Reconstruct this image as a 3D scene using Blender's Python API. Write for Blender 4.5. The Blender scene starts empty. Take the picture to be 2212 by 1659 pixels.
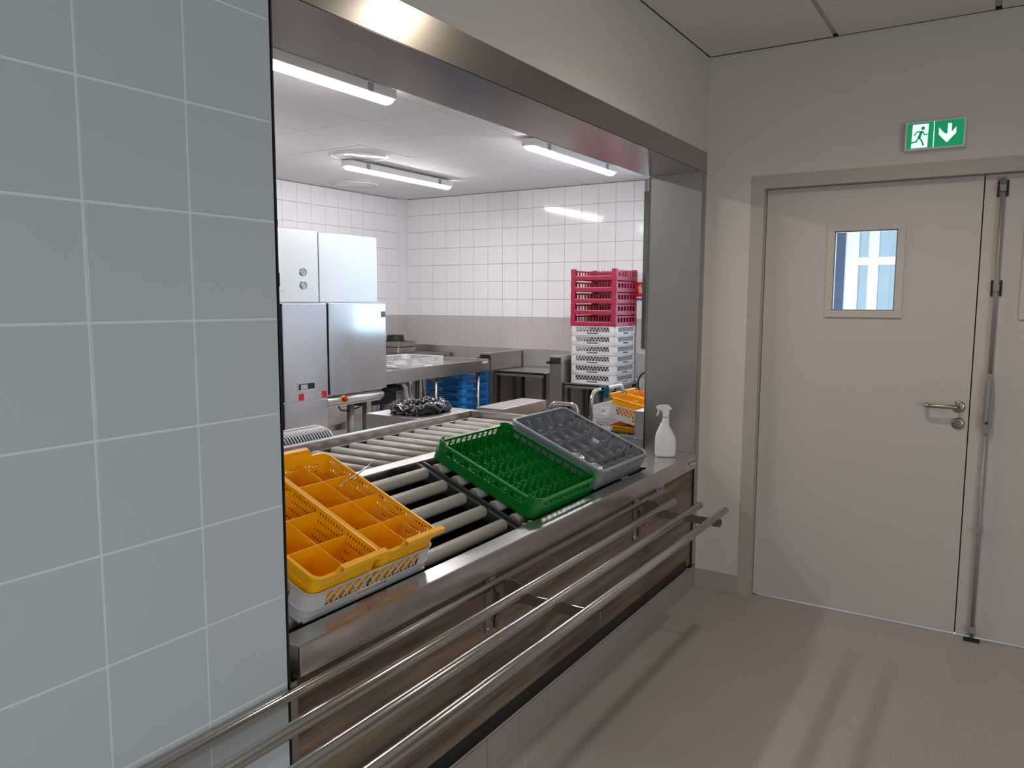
import bpy, bmesh, math, random
from mathutils import Vector, Matrix
random.seed(7)
PI = math.pi
SC = bpy.context.scene
COL = SC.collection

# ------------------------------------------------------------------ camera
YAW, PITCH, ROLL, FPX = 0.564697435, -0.108114378, 0.00398296131, 1679.54
def cam_setup():
    cy, sy, cp, sp = math.cos(YAW), math.sin(YAW), math.cos(PITCH), math.sin(PITCH)
    f = Vector((cy*cp, sy*cp, sp)); r = Vector((sy, -cy, 0)); u = r.cross(f)
    cr, sr = math.cos(ROLL), math.sin(ROLL)
    r2 = cr*r + sr*u; u2 = -sr*r + cr*u
    cd = bpy.data.cameras.new('camera'); co = bpy.data.objects.new('camera', cd); COL.objects.link(co)
    m = Matrix(((r2.x, u2.x, -f.x, 0), (r2.y, u2.y, -f.y, 0), (r2.z, u2.z, -f.z, 1.53), (0, 0, 0, 1)))
    co.matrix_world = m
    cd.sensor_fit = 'HORIZONTAL'; cd.sensor_width = 36; cd.lens = FPX/2212*36
    cd.clip_start = 0.02; cd.clip_end = 100
    SC.camera = co
cam_setup()

# ------------------------------------------------------------------ world, lamps, exposure
def lin(r, g, b):
    def f(c):
        c /= 255
        return c/12.92 if c <= 0.04045 else ((c+0.055)/1.055)**2.4
    return (f(r), f(g), f(b), 1)
W = bpy.data.worlds.new('world'); SC.world = W; W.use_nodes = True
bg = W.node_tree.nodes['Background']; bg.inputs[0].default_value = (0.62, 0.83, 0.97, 1); bg.inputs[1].default_value = 0.62
SC.view_settings.view_transform = 'Standard'; SC.view_settings.look = 'None'
SC.view_settings.exposure = 0.62; SC.view_settings.gamma = 1; SC.view_settings.use_curve_mapping = False
TUBE_STRENGTH = 40.0
def area(name, loc, direction, sx, sy, power, color):
    l = bpy.data.lights.new(name, 'AREA'); l.shape = 'RECTANGLE'; l.size = sx; l.size_y = sy; l.energy = power; l.color = color
    o = bpy.data.objects.new(name, l); o.location = loc
    o.rotation_euler = Vector(direction).to_track_quat('-Z', 'Y').to_euler(); COL.objects.link(o); return o
# daylight through the window band behind the camera, warm ceiling lamps, daylight in the room behind the door
area('daylight_rear', (-1.9, -3.9, 1.25), (0, 1, 0), 3.1, 1.8, 60, (0.72, 0.87, 1.0))
area('daylight_kitchen', (7.42, 2.42, 1.75), (-1, 0, -0.1), 1.3, 1.4, 8, (0.68, 0.85, 1.0))
area('daylight_behind_door', (6.35, 0.6, 1.5), (-1, 0, 0), 2.0, 1.9, 60, (0.72, 0.87, 1.0))
def spot(name, loc, power, color, size=0.06):
    l = bpy.data.lights.new(name, 'SPOT'); l.energy = power; l.color = color; l.shadow_soft_size = size; l.spot_size = math.radians(150); l.spot_blend = 0.6
    o = bpy.data.objects.new(name, l); o.location = loc; COL.objects.link(o)
spot('downlight_lamp', (2.62, 0.40, 2.66), 18, (1.0, 0.86, 0.70))
spot('downlight_lamp', (0.3, -0.9, 2.66), 19, (1.0, 0.86, 0.70))
spot('passage_fill', (5.2, 0.2, 2.65), 60, (0.88, 0.95, 1.0))  # added fill without a fixture, brightens the window mullions behind the door

# ------------------------------------------------------------------ materials
def nodes(name):
    m = bpy.data.materials.new(name); m.use_nodes = True
    return m, m.node_tree, m.node_tree.nodes['Principled BSDF']
def plain(name, col, rough=0.5, metal=0.0, var=0.04, scale=8.0, bump=0.0, bscale=60.0, spec=0.5, stretch=None, coat=0.0):
    m, nt, b = nodes(name)
    tc = nt.nodes.new('ShaderNodeTexCoord'); mp = nt.nodes.new('ShaderNodeMapping')
    if stretch: mp.inputs['Scale'].default_value = stretch
    nt.links.new(tc.outputs['Object'], mp.inputs[0])
    n = nt.nodes.new('ShaderNodeTexNoise'); n.inputs['Scale'].default_value = scale; n.inputs['Detail'].default_value = 4
    nt.links.new(mp.outputs[0], n.inputs[0])
    r = nt.nodes.new('ShaderNodeMapRange'); r.inputs['To Min'].default_value = 1-var; r.inputs['To Max'].default_value = 1+var
    nt.links.new(n.outputs[0], r.inputs[0])
    mx = nt.nodes.new('ShaderNodeVectorMath'); mx.operation = 'SCALE'; mx.inputs[0].default_value = col[:3]
    nt.links.new(r.outputs[0], mx.inputs['Scale']); nt.links.new(mx.outputs[0], b.inputs['Base Color'])
    b.inputs['Roughness'].default_value = rough; b.inputs['Metallic'].default_value = metal
    b.inputs['Specular IOR Level'].default_value = spec; b.inputs['Coat Weight'].default_value = coat
    if bump:
        n2 = nt.nodes.new('ShaderNodeTexNoise'); n2.inputs['Scale'].default_value = bscale
        nt.links.new(mp.outputs[0], n2.inputs[0])
        bp = nt.nodes.new('ShaderNodeBump'); bp.inputs['Strength'].default_value = bump; bp.inputs['Distance'].default_value = 0.002
        nt.links.new(n2.outputs[0], bp.inputs['Height']); nt.links.new(bp.outputs[0], b.inputs['Normal'])
    return m
def steel(name, col=(0.56, 0.54, 0.52), rough=0.3, stretch=(3, 3, 120), spots=False, wavy=0.0):
    m, nt, b = nodes(name)
    b.inputs['Metallic'].default_value = 1.0
    tc = nt.nodes.new('ShaderNodeTexCoord'); mp = nt.nodes.new('ShaderNodeMapping'); mp.inputs['Scale'].default_value = stretch
    nt.links.new(tc.outputs['Object'], mp.inputs[0])
    n = nt.nodes.new('ShaderNodeTexNoise'); n.inputs['Scale'].default_value = 6; n.inputs['Detail'].default_value = 5
    nt.links.new(mp.outputs[0], n.inputs[0])
    r = nt.nodes.new('ShaderNodeMapRange'); r.inputs['To Min'].default_value = rough-0.015; r.inputs['To Max'].default_value = rough+0.015
    nt.links.new(n.outputs[0], r.inputs[0]); nt.links.new(r.outputs[0], b.inputs['Roughness'])
    n3 = nt.nodes.new('ShaderNodeTexNoise'); n3.inputs['Scale'].default_value = 3; nt.links.new(tc.outputs['Object'], n3.inputs[0])
    r3 = nt.nodes.new('ShaderNodeMapRange'); r3.inputs['To Min'].default_value = 0.96; r3.inputs['To Max'].default_value = 1.03
    nt.links.new(n3.outputs[0], r3.inputs[0])
    mx = nt.nodes.new('ShaderNodeVectorMath'); mx.operation = 'SCALE'; mx.inputs[0].default_value = col
    nt.links.new(r3.outputs[0], mx.inputs['Scale'])
    out = mx.outputs[0]
    if spots:   # dried water spots
        v = nt.nodes.new('ShaderNodeTexVoronoi'); v.inputs['Scale'].default_value = 34
        nt.links.new(tc.outputs['Object'], v.inputs[0])
        lt = nt.nodes.new('ShaderNodeMath'); lt.operation = 'LESS_THAN'; lt.inputs[1].default_value = 0.13
        nt.links.new(v.outputs['Distance'], lt.inputs[0])
        ms = nt.nodes.new('ShaderNodeMix'); ms.data_type = 'RGBA'; ms.inputs['B'].default_value = (0.8, 0.8, 0.8, 1)
        nt.links.new(lt.outputs[0], ms.inputs['Factor']); nt.links.new(out, ms.inputs['A']); out = ms.outputs['Result']
    nt.links.new(out, b.inputs['Base Color'])
    if wavy:
        n4 = nt.nodes.new('ShaderNodeTexNoise'); n4.inputs['Scale'].default_value = 2.5; n4.inputs['Detail'].default_value = 0
        nt.links.new(tc.outputs['Object'], n4.inputs[0])
        b4 = nt.nodes.new('ShaderNodeBump'); b4.inputs['Strength'].default_value = wavy; b4.inputs['Distance'].default_value = 0.02
        nt.links.new(n4.outputs[0], b4.inputs['Height']); nt.links.new(b4.outputs[0], b.inputs['Normal'])
    return m
def wood(name):
    m, nt, b = nodes(name)
    tc = nt.nodes.new('ShaderNodeTexCoord'); mp = nt.nodes.new('ShaderNodeMapping'); mp.inputs['Scale'].default_value = (0.5, 6, 6)
    nt.links.new(tc.outputs['Object'], mp.inputs[0])
    n = nt.nodes.new('ShaderNodeTexNoise'); n.inputs['Scale'].default_value = 4; n.inputs['Detail'].default_value = 9; n.inputs['Distortion'].default_value = 0.8
    nt.links.new(mp.outputs[0], n.inputs[0])
    mp2 = nt.nodes.new('ShaderNodeMapping'); mp2.inputs['Scale'].default_value = (1.2, 90, 90); nt.links.new(tc.outputs['Object'], mp2.inputs[0])
    n2 = nt.nodes.new('ShaderNodeTexNoise'); n2.inputs['Scale'].default_value = 3; n2.inputs['Detail'].default_value = 6
    nt.links.new(mp2.outputs[0], n2.inputs[0])
    ad = nt.nodes.new('ShaderNodeMath'); ad.operation = 'MULTIPLY_ADD'; ad.inputs[1].default_value = 0.35
    nt.links.new(n2.outputs[0], ad.inputs[0]); nt.links.new(n.outputs[0], ad.inputs[2])
    cr = nt.nodes.new('ShaderNodeValToRGB'); e = cr.color_ramp.elements
    e[0].position = 0.42; e[0].color = lin(64, 47, 37); e[1].position = 0.92; e[1].color = lin(138, 114, 94)
    x = e.new(0.62); x.color = lin(98, 77, 62)
    nt.links.new(ad.outputs[0], cr.inputs[0]); nt.links.new(cr.outputs[0], b.inputs['Base Color'])
    b.inputs['Roughness'].default_value = 0.38
    return m
def emit(name, col, s):
    m, nt, b = nodes(name)
    b.inputs['Base Color'].default_value = col; b.inputs['Emission Color'].default_value = col; b.inputs['Emission Strength'].default_value = s
    return m
def vinyl(name):
    m, nt, b = nodes(name)
    tc = nt.nodes.new('ShaderNodeTexCoord')
    n = nt.nodes.new('ShaderNodeTexNoise'); n.inputs['Scale'].default_value = 140; n.inputs['Detail'].default_value = 5
    nt.links.new(tc.outputs['Object'], n.inputs[0])
    n2 = nt.nodes.new('ShaderNodeTexNoise'); n2.inputs['Scale'].default_value = 2.2; nt.links.new(tc.outputs['Object'], n2.inputs[0])
    ad = nt.nodes.new('ShaderNodeMath'); ad.operation = 'MULTIPLY_ADD'; ad.inputs[1].default_value = 0.25
    nt.links.new(n2.outputs[0], ad.inputs[0]); nt.links.new(n.outputs[0], ad.inputs[2])
    cr = nt.nodes.new('ShaderNodeValToRGB'); e = cr.color_ramp.elements
    e[0].position = 0.35; e[0].color = lin(156, 147, 137); e[1].position = 0.85; e[1].color = lin(182, 172, 162)
    nt.links.new(ad.outputs[0], cr.inputs[0]); nt.links.new(cr.outputs[0], b.inputs['Base Color'])
    b.inputs['Roughness'].default_value = 0.42; b.inputs['Specular IOR Level'].default_value = 0.45
    bp = nt.nodes.new('ShaderNodeBump'); bp.inputs['Strength'].default_value = 0.12; bp.inputs['Distance'].default_value = 0.001
    nt.links.new(n.outputs[0], bp.inputs['Height']); nt.links.new(bp.outputs[0], b.inputs['Normal'])
    return m
def glass(name, tint=(0.93, 0.97, 1, 1), rough=0.0, mix=0.15):
    m, nt, b = nodes(name)
    tr = nt.nodes.new('ShaderNodeBsdfTransparent'); tr.inputs[0].default_value = tint
    gl = nt.nodes.new('ShaderNodeBsdfGlossy'); gl.inputs['Roughness'].default_value = rough
    fr = nt.nodes.new('ShaderNodeFresnel'); fr.inputs[0].default_value = 1.45
    mm = nt.nodes.new('ShaderNodeMath'); mm.operation = 'ADD'; mm.inputs[1].default_value = mix-0.1
    nt.links.new(fr.outputs[0], mm.inputs[0])
    mx = nt.nodes.new('ShaderNodeMixShader'); nt.links.new(mm.outputs[0], mx.inputs[0]); nt.links.new(tr.outputs[0], mx.inputs[1]); nt.links.new(gl.outputs[0], mx.inputs[2])
    nt.links.new(mx.outputs[0], nt.nodes['Material Output'].inputs[0])
    return m

M = {}
M['paint'] = plain('wall_paint', lin(208, 195, 185), 0.75, var=0.015, bump=0.25, bscale=220)
M['door'] = plain('door_paint', lin(198, 186, 177), 0.5, var=0.012, bump=0.1, bscale=160)
M['frame'] = plain('frame_paint', lin(178, 166, 154), 0.5, var=0.012)
M['skirt'] = plain('skirting_vinyl', lin(166, 155, 143), 0.5, var=0.02)
M['tile_grey'] = plain('glazed_grey_tile', lin(181, 187, 189), 0.18, var=0.02, scale=2.0, spec=0.5, bump=0.03, bscale=7)
M['grout_light'] = plain('light_grout', lin(207, 211, 211), 0.7)
M['tile_white'] = plain('glazed_white_tile', lin(236, 234, 235), 0.10, var=0.01, scale=2, bump=0.10, bscale=9)
M['tile_taupe'] = plain('glazed_taupe_tile', lin(193, 185, 180), 0.25, var=0.02, scale=2)
M['grout_dark'] = plain('grey_grout', lin(152, 147, 149), 0.8)
M['grout_taupe'] = plain('pale_taupe_grout', lin(206, 198, 194), 0.8)
M['plinth_tile'] = plain('plinth_tile', lin(150, 140, 129), 0.3, var=0.03)
M['ceil'] = plain('ceiling_tile_paint', lin(222, 216, 208), 0.85, var=0.02, scale=30, bump=0.3, bscale=300)
M['ceil_k'] = plain('kitchen_ceiling_paint', lin(224, 221, 223), 0.7, var=0.01)
M['tbar'] = plain('ceiling_grid_paint', lin(200, 194, 186), 0.6)
M['floor'] = vinyl('beige_speckled_vinyl')
M['steel'] = steel('brushed_steel', (0.52, 0.49, 0.46), 0.30, (120, 3, 3))
M['steel_v'] = steel('brushed_steel_vertical', (0.44, 0.40, 0.365), 0.21, (3, 3, 120))
M['steel_top'] = steel('brushed_steel_worktop', (0.58, 0.55, 0.53), 0.26, (2, 120, 120))
M['steel_machine'] = steel('machine_steel', (0.64, 0.64, 0.66), 0.15, (120, 3, 3), spots=True, wavy=0.35)
M['steel_hood'] = steel('machine_hood_steel', (0.72, 0.71, 0.69), 0.36, (120, 3, 3), wavy=0.15)
M['disc_gloss'] = plain('glossy_white_disc', lin(214, 210, 214), 0.12)
M['steel_jamb'] = steel('brushed_steel_jamb', (0.60, 0.56, 0.52), 0.36, (3, 3, 120))
M['tube'] = steel('polished_tube_steel', (0.60, 0.58, 0.56), 0.17, (2, 40, 40))
M['dark_steel'] = plain('dark_steel', lin(52, 50, 50), 0.45, metal=0.6)
M['black'] = plain('black_rubber', lin(22, 22, 24), 0.55)
M['bag'] = plain('black_bin_liner', lin(14, 14, 16), 0.16, spec=0.7)
M['roller'] = plain('grey_roller_pvc', lin(166, 160, 148), 0.36, var=0.03, stretch=(3, 60, 60))
M['roller_end'] = plain('roller_end_plastic', lin(150, 132, 126), 0.5)
M['rail_grey'] = plain('dark_grey_profile', lin(84, 86, 84), 0.4, metal=0.5)
M['white_pl'] = plain('white_plastic', lin(214, 212, 212), 0.42, var=0.02)
M['offwhite_pl'] = plain('pale_grey_plastic', lin(196, 194, 192), 0.42, var=0.02)
M['yellow'] = plain('yellow_plastic', lin(253, 180, 4), 0.38, var=0.03)
M['green'] = plain('green_plastic', lin(8, 120, 36), 0.34, var=0.03)
M['grey_pl'] = plain('grey_plastic', lin(138, 140, 144), 0.38, var=0.03)
M['red_pl'] = plain('crimson_plastic', lin(158, 30, 60), 0.42, var=0.12, scale=40)
M['blue_pl'] = plain('blue_plastic', lin(20, 122, 200), 0.4, var=0.03)
M['red'] = plain('signal_red', lin(205, 20, 28), 0.4)
M['yellow_ring'] = plain('signal_yellow', lin(235, 200, 20), 0.5)
M['cloth'] = plain('teal_cloth', lin(28, 92, 118), 0.9, var=0.2, scale=20, bump=0.4, bscale=200)
M['bottle'] = plain('white_bottle_plastic', lin(222, 220, 220), 0.38, var=0.01)
M['wood'] = wood('walnut_laminate')
M['tubelight'] = emit('lit_tube_diffuser', (1.0, 0.975, 1.0, 1), TUBE_STRENGTH)
M['lamp_disc'] = emit('lit_downlight_disc', (1.0, 0.93, 0.80, 1), 26)
M['sign_green'] = emit('backlit_green', lin(0, 128, 78), 0.55)
M['sign_white'] = emit('backlit_white', lin(205, 232, 240), 0.75)
M['glass'] = glass('clear_glass')
M['tumbler'] = plain('bright_tumbler_glass', (0.86, 0.88, 0.9, 1), 0.06, metal=0.85)
M['brass'] = steel('bronze_steel', (0.42, 0.35, 0.29), 0.28, (20, 20, 3))
M['label_w'] = plain('label_white', lin(208, 214, 218), 0.4)
M['label_b'] = plain('label_blue', lin(92, 112, 150), 0.4)
M['screen'] = plain('display_black', lin(14, 18, 30), 0.2)
M['win_white'] = plain('white_window_frame', lin(236, 240, 244), 0.5)
M['navy'] = plain('navy_panel', lin(44, 66, 92), 0.5)
M['white_wall'] = plain('white_plaster', lin(226, 230, 234), 0.8)
M['handset'] = plain('grey_latch_plastic', lin(140, 138, 136), 0.45)
M['galv'] = plain('galvanised_grey', lin(150, 145, 140), 0.4, metal=0.25)

# ------------------------------------------------------------------ mesh helpers
class MB:
    def __init__(s): s.v = []; s.f = []; s.sm = []
    def add(s, vs, fs, smooth=False):
        k = len(s.v); s.v += [tuple(p) for p in vs]; s.f += [tuple(i+k for i in f) for f in fs]; s.sm += [smooth]*len(fs); return s
    def box(s, a, b):
        x0, y0, z0 = [min(a[i], b[i]) for i in range(3)]; x1, y1, z1 = [max(a[i], b[i]) for i in range(3)]
        return s.add([(x0,y0,z0),(x1,y0,z0),(x1,y1,z0),(x0,y1,z0),(x0,y0,z1),(x1,y0,z1),(x1,y1,z1),(x0,y1,z1)],
                     [(0,3,2,1),(4,5,6,7),(0,1,5,4),(1,2,6,5),(2,3,7,6),(3,0,4,7)])
    def beam(s, p, q, w, h, up=(0,0,1)):
        p, q = Vector(p), Vector(q); d = (q-p).normalized(); u = Vector(up)
        r = d.cross(u)
        if r.length < 1e-5: r = d.cross(Vector((1,0,0)))
        r.normalize(); u = r.cross(d).normalized()
        vs = []
        for c in (p, q):
            for a, b in ((-1,-1),(1,-1),(1,1),(-1,1)): vs.append(c + r*(a*w/2) + u*(b*h/2))
        return s.add(vs, [(0,1,2,3),(7,6,5,4),(0,4,5,1),(1,5,6,2),(2,6,7,3),(3,7,4,0)])
    def tube(s, pts, r, n=12, cap=True):
        P = [Vector(p) for p in pts]; m = len(P); ref = None; vs = []
        for i in range(m):
            d = ((P[min(i+1,m-1)]-P[i]).normalized() + (P[i]-P[max(i-1,0)]).normalized())
            d.normalize()
            if ref is None:
                ref = d.cross(Vector((0,0,1)))
                if ref.length < 1e-3: ref = d.cross(Vector((1,0,0)))
            ref = (ref - d*ref.dot(d)).normalized(); b = d.cross(ref)
            rr = r[i] if isinstance(r, (list, tuple)) else r
            for k in range(n):
                a = 2*PI*k/n; vs.append(P[i] + ref*(rr*math.cos(a)) + b*(rr*math.sin(a)))
        fs = []
        for i in range(m-1):
            for k in range(n): fs.append((i*n+k, i*n+(k+1)%n, (i+1)*n+(k+1)%n, (i+1)*n+k))
        s.add(vs, fs, True)
        if cap:
            k0 = len(s.v)-len(vs)
            s.f.append(tuple(k0+k for k in range(n))[::-1]); s.f.append(tuple(k0+(m-1)*n+k for k in range(n))); s.sm += [False, False]
        return s
    def prism(s, poly, origin, U, V, N, t):
        O, U, V, N = Vector(origin), Vector(U), Vector(V), Vector(N); n = len(poly)
        vs = [O + U*a + V*b for a, b in poly] + [O + U*a + V*b + N*t for a, b in poly]
        return s.add(vs, [tuple(range(n))[::-1], tuple(range(n, 2*n))] + [(i, (i+1) % n, n+(i+1) % n, n+i) for i in range(n)])
    def lathe(s, prof, c=(0,0,0), n=24, ax='z'):
        vs = []; fs = []; m = len(prof)
        for r, z in prof:
            for k in range(n):
                a = 2*PI*k/n; x, y = r*math.cos(a), r*math.sin(a)
                vs.append({'z': (c[0]+x, c[1]+y, c[2]+z), 'x': (c[0]+z, c[1]+x, c[2]+y), 'y': (c[0]+x, c[1]+z, c[2]+y)}[ax])
        for i in range(m-1):
            for k in range(n): fs.append((i*n+k, i*n+(k+1)%n, (i+1)*n+(k+1)%n, (i+1)*n+k))
        return s.add(vs, fs, True)
    def build(s, name, mat, parent=None, loc=None, bevel=0.0, solid=0.0, off=0.0, seg=2, fix=True):
        me = bpy.data.meshes.new(name); me.from_pydata(s.v, [], s.f)
        for p, q in zip(me.polygons, s.sm): p.use_smooth = q
        me.materials.append(M[mat] if isinstance(mat, str) else mat); me.update()
        if fix:
            b = bmesh.new(); b.from_mesh(me)
            if solid: bmesh.ops.remove_doubles(b, verts=b.verts, dist=1e-6)
            bmesh.ops.recalc_face_normals(b, faces=b.faces); b.to_mesh(me); b.free()
        o = bpy.data.objects.new(name, me); COL.objects.link(o)
        if parent is not None: o.parent = parent
        if loc: o.location = loc
        if solid:
            md = o.modifiers.new('solid', 'SOLIDIFY'); md.thickness = solid; md.offset = off
        if bevel:
            md = o.modifiers.new('bevel', 'BEVEL'); md.width = bevel; md.segments = seg; md.limit_method = 'ANGLE'; md.angle_limit = math.radians(40)
        return o
def tag(o, label, cat, group=None):
    o['label'] = label; o['category'] = cat
    if group: o['group'] = group
    return o
def thing(name, label, cat, loc=(0,0,0), rot=(0,0,0), group=None):
    o = bpy.data.objects.new(name, None); COL.objects.link(o); o.location = loc; o.rotation_euler = rot; o.empty_display_size = 0.05
    return tag(o, label, cat, group)
def struct(name, loc=(0,0,0)):
    o = bpy.data.objects.new(name, None); COL.objects.link(o); o.location = loc; o['kind'] = 'structure'; o.empty_display_size = 0.05; return o
def st(o): o['kind'] = 'structure'; return o
def copy_tree(o, loc, rot, label, group=None):
    r = o.copy(); COL.objects.link(r); r.location = loc; r.rotation_euler = rot; r['label'] = label
    if group: r['group'] = group
    for c in list(o.children):
        d = c.copy(); COL.objects.link(d); d.parent = r
        for g in list(c.children):
            e = g.copy(); COL.objects.link(e); e.parent = d
    return r

# ------------------------------------------------------------------ setting: shell
YW = 1.337; XD = 3.95; ZC = 2.74
st(MB().box((-4.05, -4.05, -0.05), (7.7, 6.5, 0)).build('floor', 'floor'))

# tiled wall beside the hatch (grey glazed tiles)
w = st(MB().box((-4.0, 1.3268, 0), (1.148, 1.62, ZC)).build('wall_left', 'grout_light'))
def tile_mesh(name, wdt, hgt, t, mat, axis, ns, bev=0.0012):
    g = 0.0035
    if axis == 'y': b = MB().box((g/2, 0, g/2), (wdt-g/2, t, hgt-g/2))
    else: b = MB().box((0, g/2, g/2), (t, wdt-g/2, hgt-g/2))
    return b
P = 0.2055; cache = {}
for i in range(10):
    x1 = 1.150 - P*i; x0 = x1 - P
    for k in range(-1, 14):
        z0 = 0.051 + 0.2052*k; z1 = z0+0.2052
        z0 = max(z0, 0.0); z1 = min(z1, ZC)
        if z1-z0 < 0.02: continue
        key = round(z1-z0, 3)
        if key not in cache:
            o = MB().box((0.0027, 0, 0.0027), (P-0.0027, 0.010, key-0.0027)).build('tile', 'tile_grey', w, bevel=0.0012)
            cache[key] = o
        else:
            o = cache[key].copy(); COL.objects.link(o)
        o.location = (x0, 1.325, z0)
MB().box((1.1497, 1.3235, 0), (1.1535, 1.345, ZC)).build('edge_trim', 'dark_steel', w)

# wall over the hatch, kitchen partition
st(MB().box((1.158, YW, 2.275), (3.95, 1.62, ZC)).build('wall_serving', 'paint'))
st(MB().box((4.10, 1.45, 0), (7.6, 1.62, ZC)).build('wall_inner', 'white_wall'))
# door wall with opening  y -0.92..1.04, z 0..2.075
DY0, DY1, DZ = -0.93, 1.042, 2.075
wr = struct('wall_right')
MB().box((XD, 1.045, 0), (4.10, 1.618, ZC)).build('wall_panel', 'paint', wr)
MB().box((XD, DY0, DZ+0.03), (4.10, 1.045, ZC)).build('wall_panel', 'paint', wr)
MB().box((XD, -4.0, 0), (4.10, DY0, ZC)).build('wall_panel', 'paint', wr)
# other walls of the dining side, with a window band behind the camera
wb = struct('wall_rear')
MB().box((-4.0, -4.15, 0), (4.1, -4.0, 0.35)).build('wall_panel', 'paint', wb)
MB().box((-4.0, -4.15, 2.35), (4.1, -4.0, ZC)).build('wall_panel', 'paint', wb)
MB().box((0.3, -4.15, 0.35), (4.1, -4.0, 2.35)).build('wall_panel', 'paint', wb)
MB().box((-4.0, -4.15, 0.35), (-3.5, -4.0, 2.35)).build('wall_panel', 'paint', wb)
st(MB().box((-4.15, -4.15, 0), (-4.0, 1.62, ZC)).build('wall_side', 'paint'))
wn = struct('window_2')
for k in range(5): MB().box((-3.5+0.95*k-0.03, -4.10, 0.35), (-3.5+0.95*k+0.03, -4.04, 2.35)).build('mullion', 'win_white', wn)

# ceiling, dining side
c = st(MB().box((-4.15, -4.15, ZC+0.012), (4.10, 1.62, ZC+0.08)).build('ceiling', 'tbar'))
ys = [1.330, 0.754, 0.730, 0.118, 0.094, -0.518, -0.542, -1.154, -1.178, -1.79]
xs = [3.942, 3.553, 3.541, 2.941, 2.929, 2.329, 2.317, 1.717, 1.705, 1.105, 1.093, 0.493, 0.481, -0.119]
for i in range(0, len(xs), 2):
    for j in range(0, len(ys), 2):
        MB().box((xs[i+1], ys[j+1], ZC), (xs[i], ys[j], ZC+0.0119)).build('ceiling_tile', 'ceil', c, bevel=0.002)
MB().box((-4.0, -4.0, ZC), (-0.13, YW, ZC+0.013)).build('ceiling_panel', 'ceil', c)
MB().box((-0.13, -4.0, ZC), (3.95, -1.80, ZC+0.013)).build('ceiling_panel', 'ceil', c)
for y in (0.742, 0.106): MB().box((3.941, y-0.012, ZC-0.001), (3.9495, y+0.012, ZC+0.012)).build('grid_end', 'black', c)
MB().box((3.944, 0.76, ZC-0.0012), (3.9495, 1.325, ZC+0.011)).build('grid_end', 'dark_steel', c)
for i, (x, y) in enumerate([(2.62, 0.40), (0.3, -0.9)]):
    d = thing('downlight', ['round warm downlight in the dining ceiling near the double door', 'round warm downlight in the dining ceiling away from the door'][i], 'light', (x, y, ZC))
    MB().lathe([(0.11, -0.001), (0.11, -0.008), (0.09, -0.010), (0.09, 0.0)]).build('trim_ring', 'win_white', d)
    MB().lathe([(0.088, -0.004), (0.0001, -0.004)]).build('diffuser', 'lamp_disc', d)

# kitchen walls and ceiling
KX, KY = 7.49, 6.34
GZ = 1.335; PT = 0.2
def tiled(axis, root, c0, n, face, vis0):
    """rows of wall tiles: white above the band line, taupe below"""
    store = {}
    for i in range(n):
        a0 = c0 - PT*(i+1) if axis == 'x' else c0 - PT*(i+1)
        for k in range(-7, 8):
            z0 = GZ + PT*k; z1 = z0 + PT
            z0 = max(z0, 0); z1 = min(z1, ZC)
            if z1 - z0 < 0.03: continue
            if z1 < 0.30: continue
            w_ = PT
            if axis == 'x' and i == 15 and k >= -1: w_ = PT-0.086
            mat = 'tile_white' if k >= 0 else 'tile_taupe'
            key = (round(z1-z0, 3), mat, w_)
            if key not in store:
                g = 0.0016
                if axis == 'x': b = MB().box((0, g+PT-w_, g), (0.008, PT-g, key[0]-g))
                else: b = MB().box((g, 0, g), (PT-g, 0.008, key[0]-g))
                o = b.build('wall_tile', mat, root, bevel=0.0008, seg=1); store[key] = o
            else:
                o = store[key].copy(); COL.objects.link(o)
            o.location = (face, a0, z0) if axis == 'x' else (a0, face, z0)
wk = st(MB().box((KX+0.007, 3.13, 0), (7.65, 6.5, ZC+0.08)).build('wall_back', 'grout_dark'))
MB().box((KX+0.007, 1.62, 0), (7.65, 3.13, 1.035)).build('wall_panel', 'grout_dark', wk)
MB().box((KX+0.007, 1.62, 2.60), (7.65, 3.13, ZC+0.08)).build('wall_panel', 'white_wall', wk)
MB().box((KX+0.007, 1.62, 1.035), (7.65, 1.72, 2.60)).build('wall_panel', 'white_wall', wk)
tiled('x', wk, KY-0.06, 16, KX, 0)
mb = MB()
for i in range(16, 23):
    for k in range(-7, 0):
        mb.box((KX, KY-0.06-PT*(i+1)+0.0011, max(0, GZ+PT*k)+0.0011), (KX+0.008, KY-0.06-PT*i-0.0011, min(1.035, GZ+PT*(k+1))-0.0011)) if GZ+PT*k < 0.95 else None
tf = mb.build('wall_tile', 'tile_taupe', wk); tf['kind'] = 'stuff'
MB().box((KX, KY-0.058, GZ), (KX+0.008, KY, ZC)).build('tile_strip', 'tile_white', wk)
MB().box((KX, KY-0.058, 0), (KX+0.008, KY, GZ-0.002)).build('tile_strip', 'tile_taupe', wk)
MB().box((KX+0.0022, 3.13, 0), (KX+0.0072, KY, GZ-0.001)).build('grout_bed', 'grout_taupe', wk)
w3 = struct('window_3')
for a, b_, cc, dd in ((3.125, 3.165, 1.035, 2.62), (1.72, 1.76, 1.035, 2.62), (1.72, 3.125, 1.035, 1.075), (1.72, 3.125, 2.58, 2.62), (2.42, 2.46, 1.075, 2.58)):
    MB().box((KX-0.012, a, cc), (KX+0.05, b_, dd)).build('window_frame', 'rail_grey', w3)
MB().box((KX+0.02, 1.76, 1.075), (KX+0.025, 3.125, 2.58)).build('glass_pane', 'glass', w3)
wf = st(MB().box((-1.5, KY+0.007, 0), (7.65, 6.5, ZC)).build('wall_far', 'grout_dark'))
tiled('y', wf, KX-0.10, 15, KY, 0)
MB().box((KX-0.098, KY, GZ), (KX, KY+0.008, ZC)).build('tile_strip', 'tile_white', wf)
MB().box((KX-0.098, KY, 0), (KX, KY+0.008, GZ-0.002)).build('tile_strip', 'tile_taupe', wf)
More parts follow.
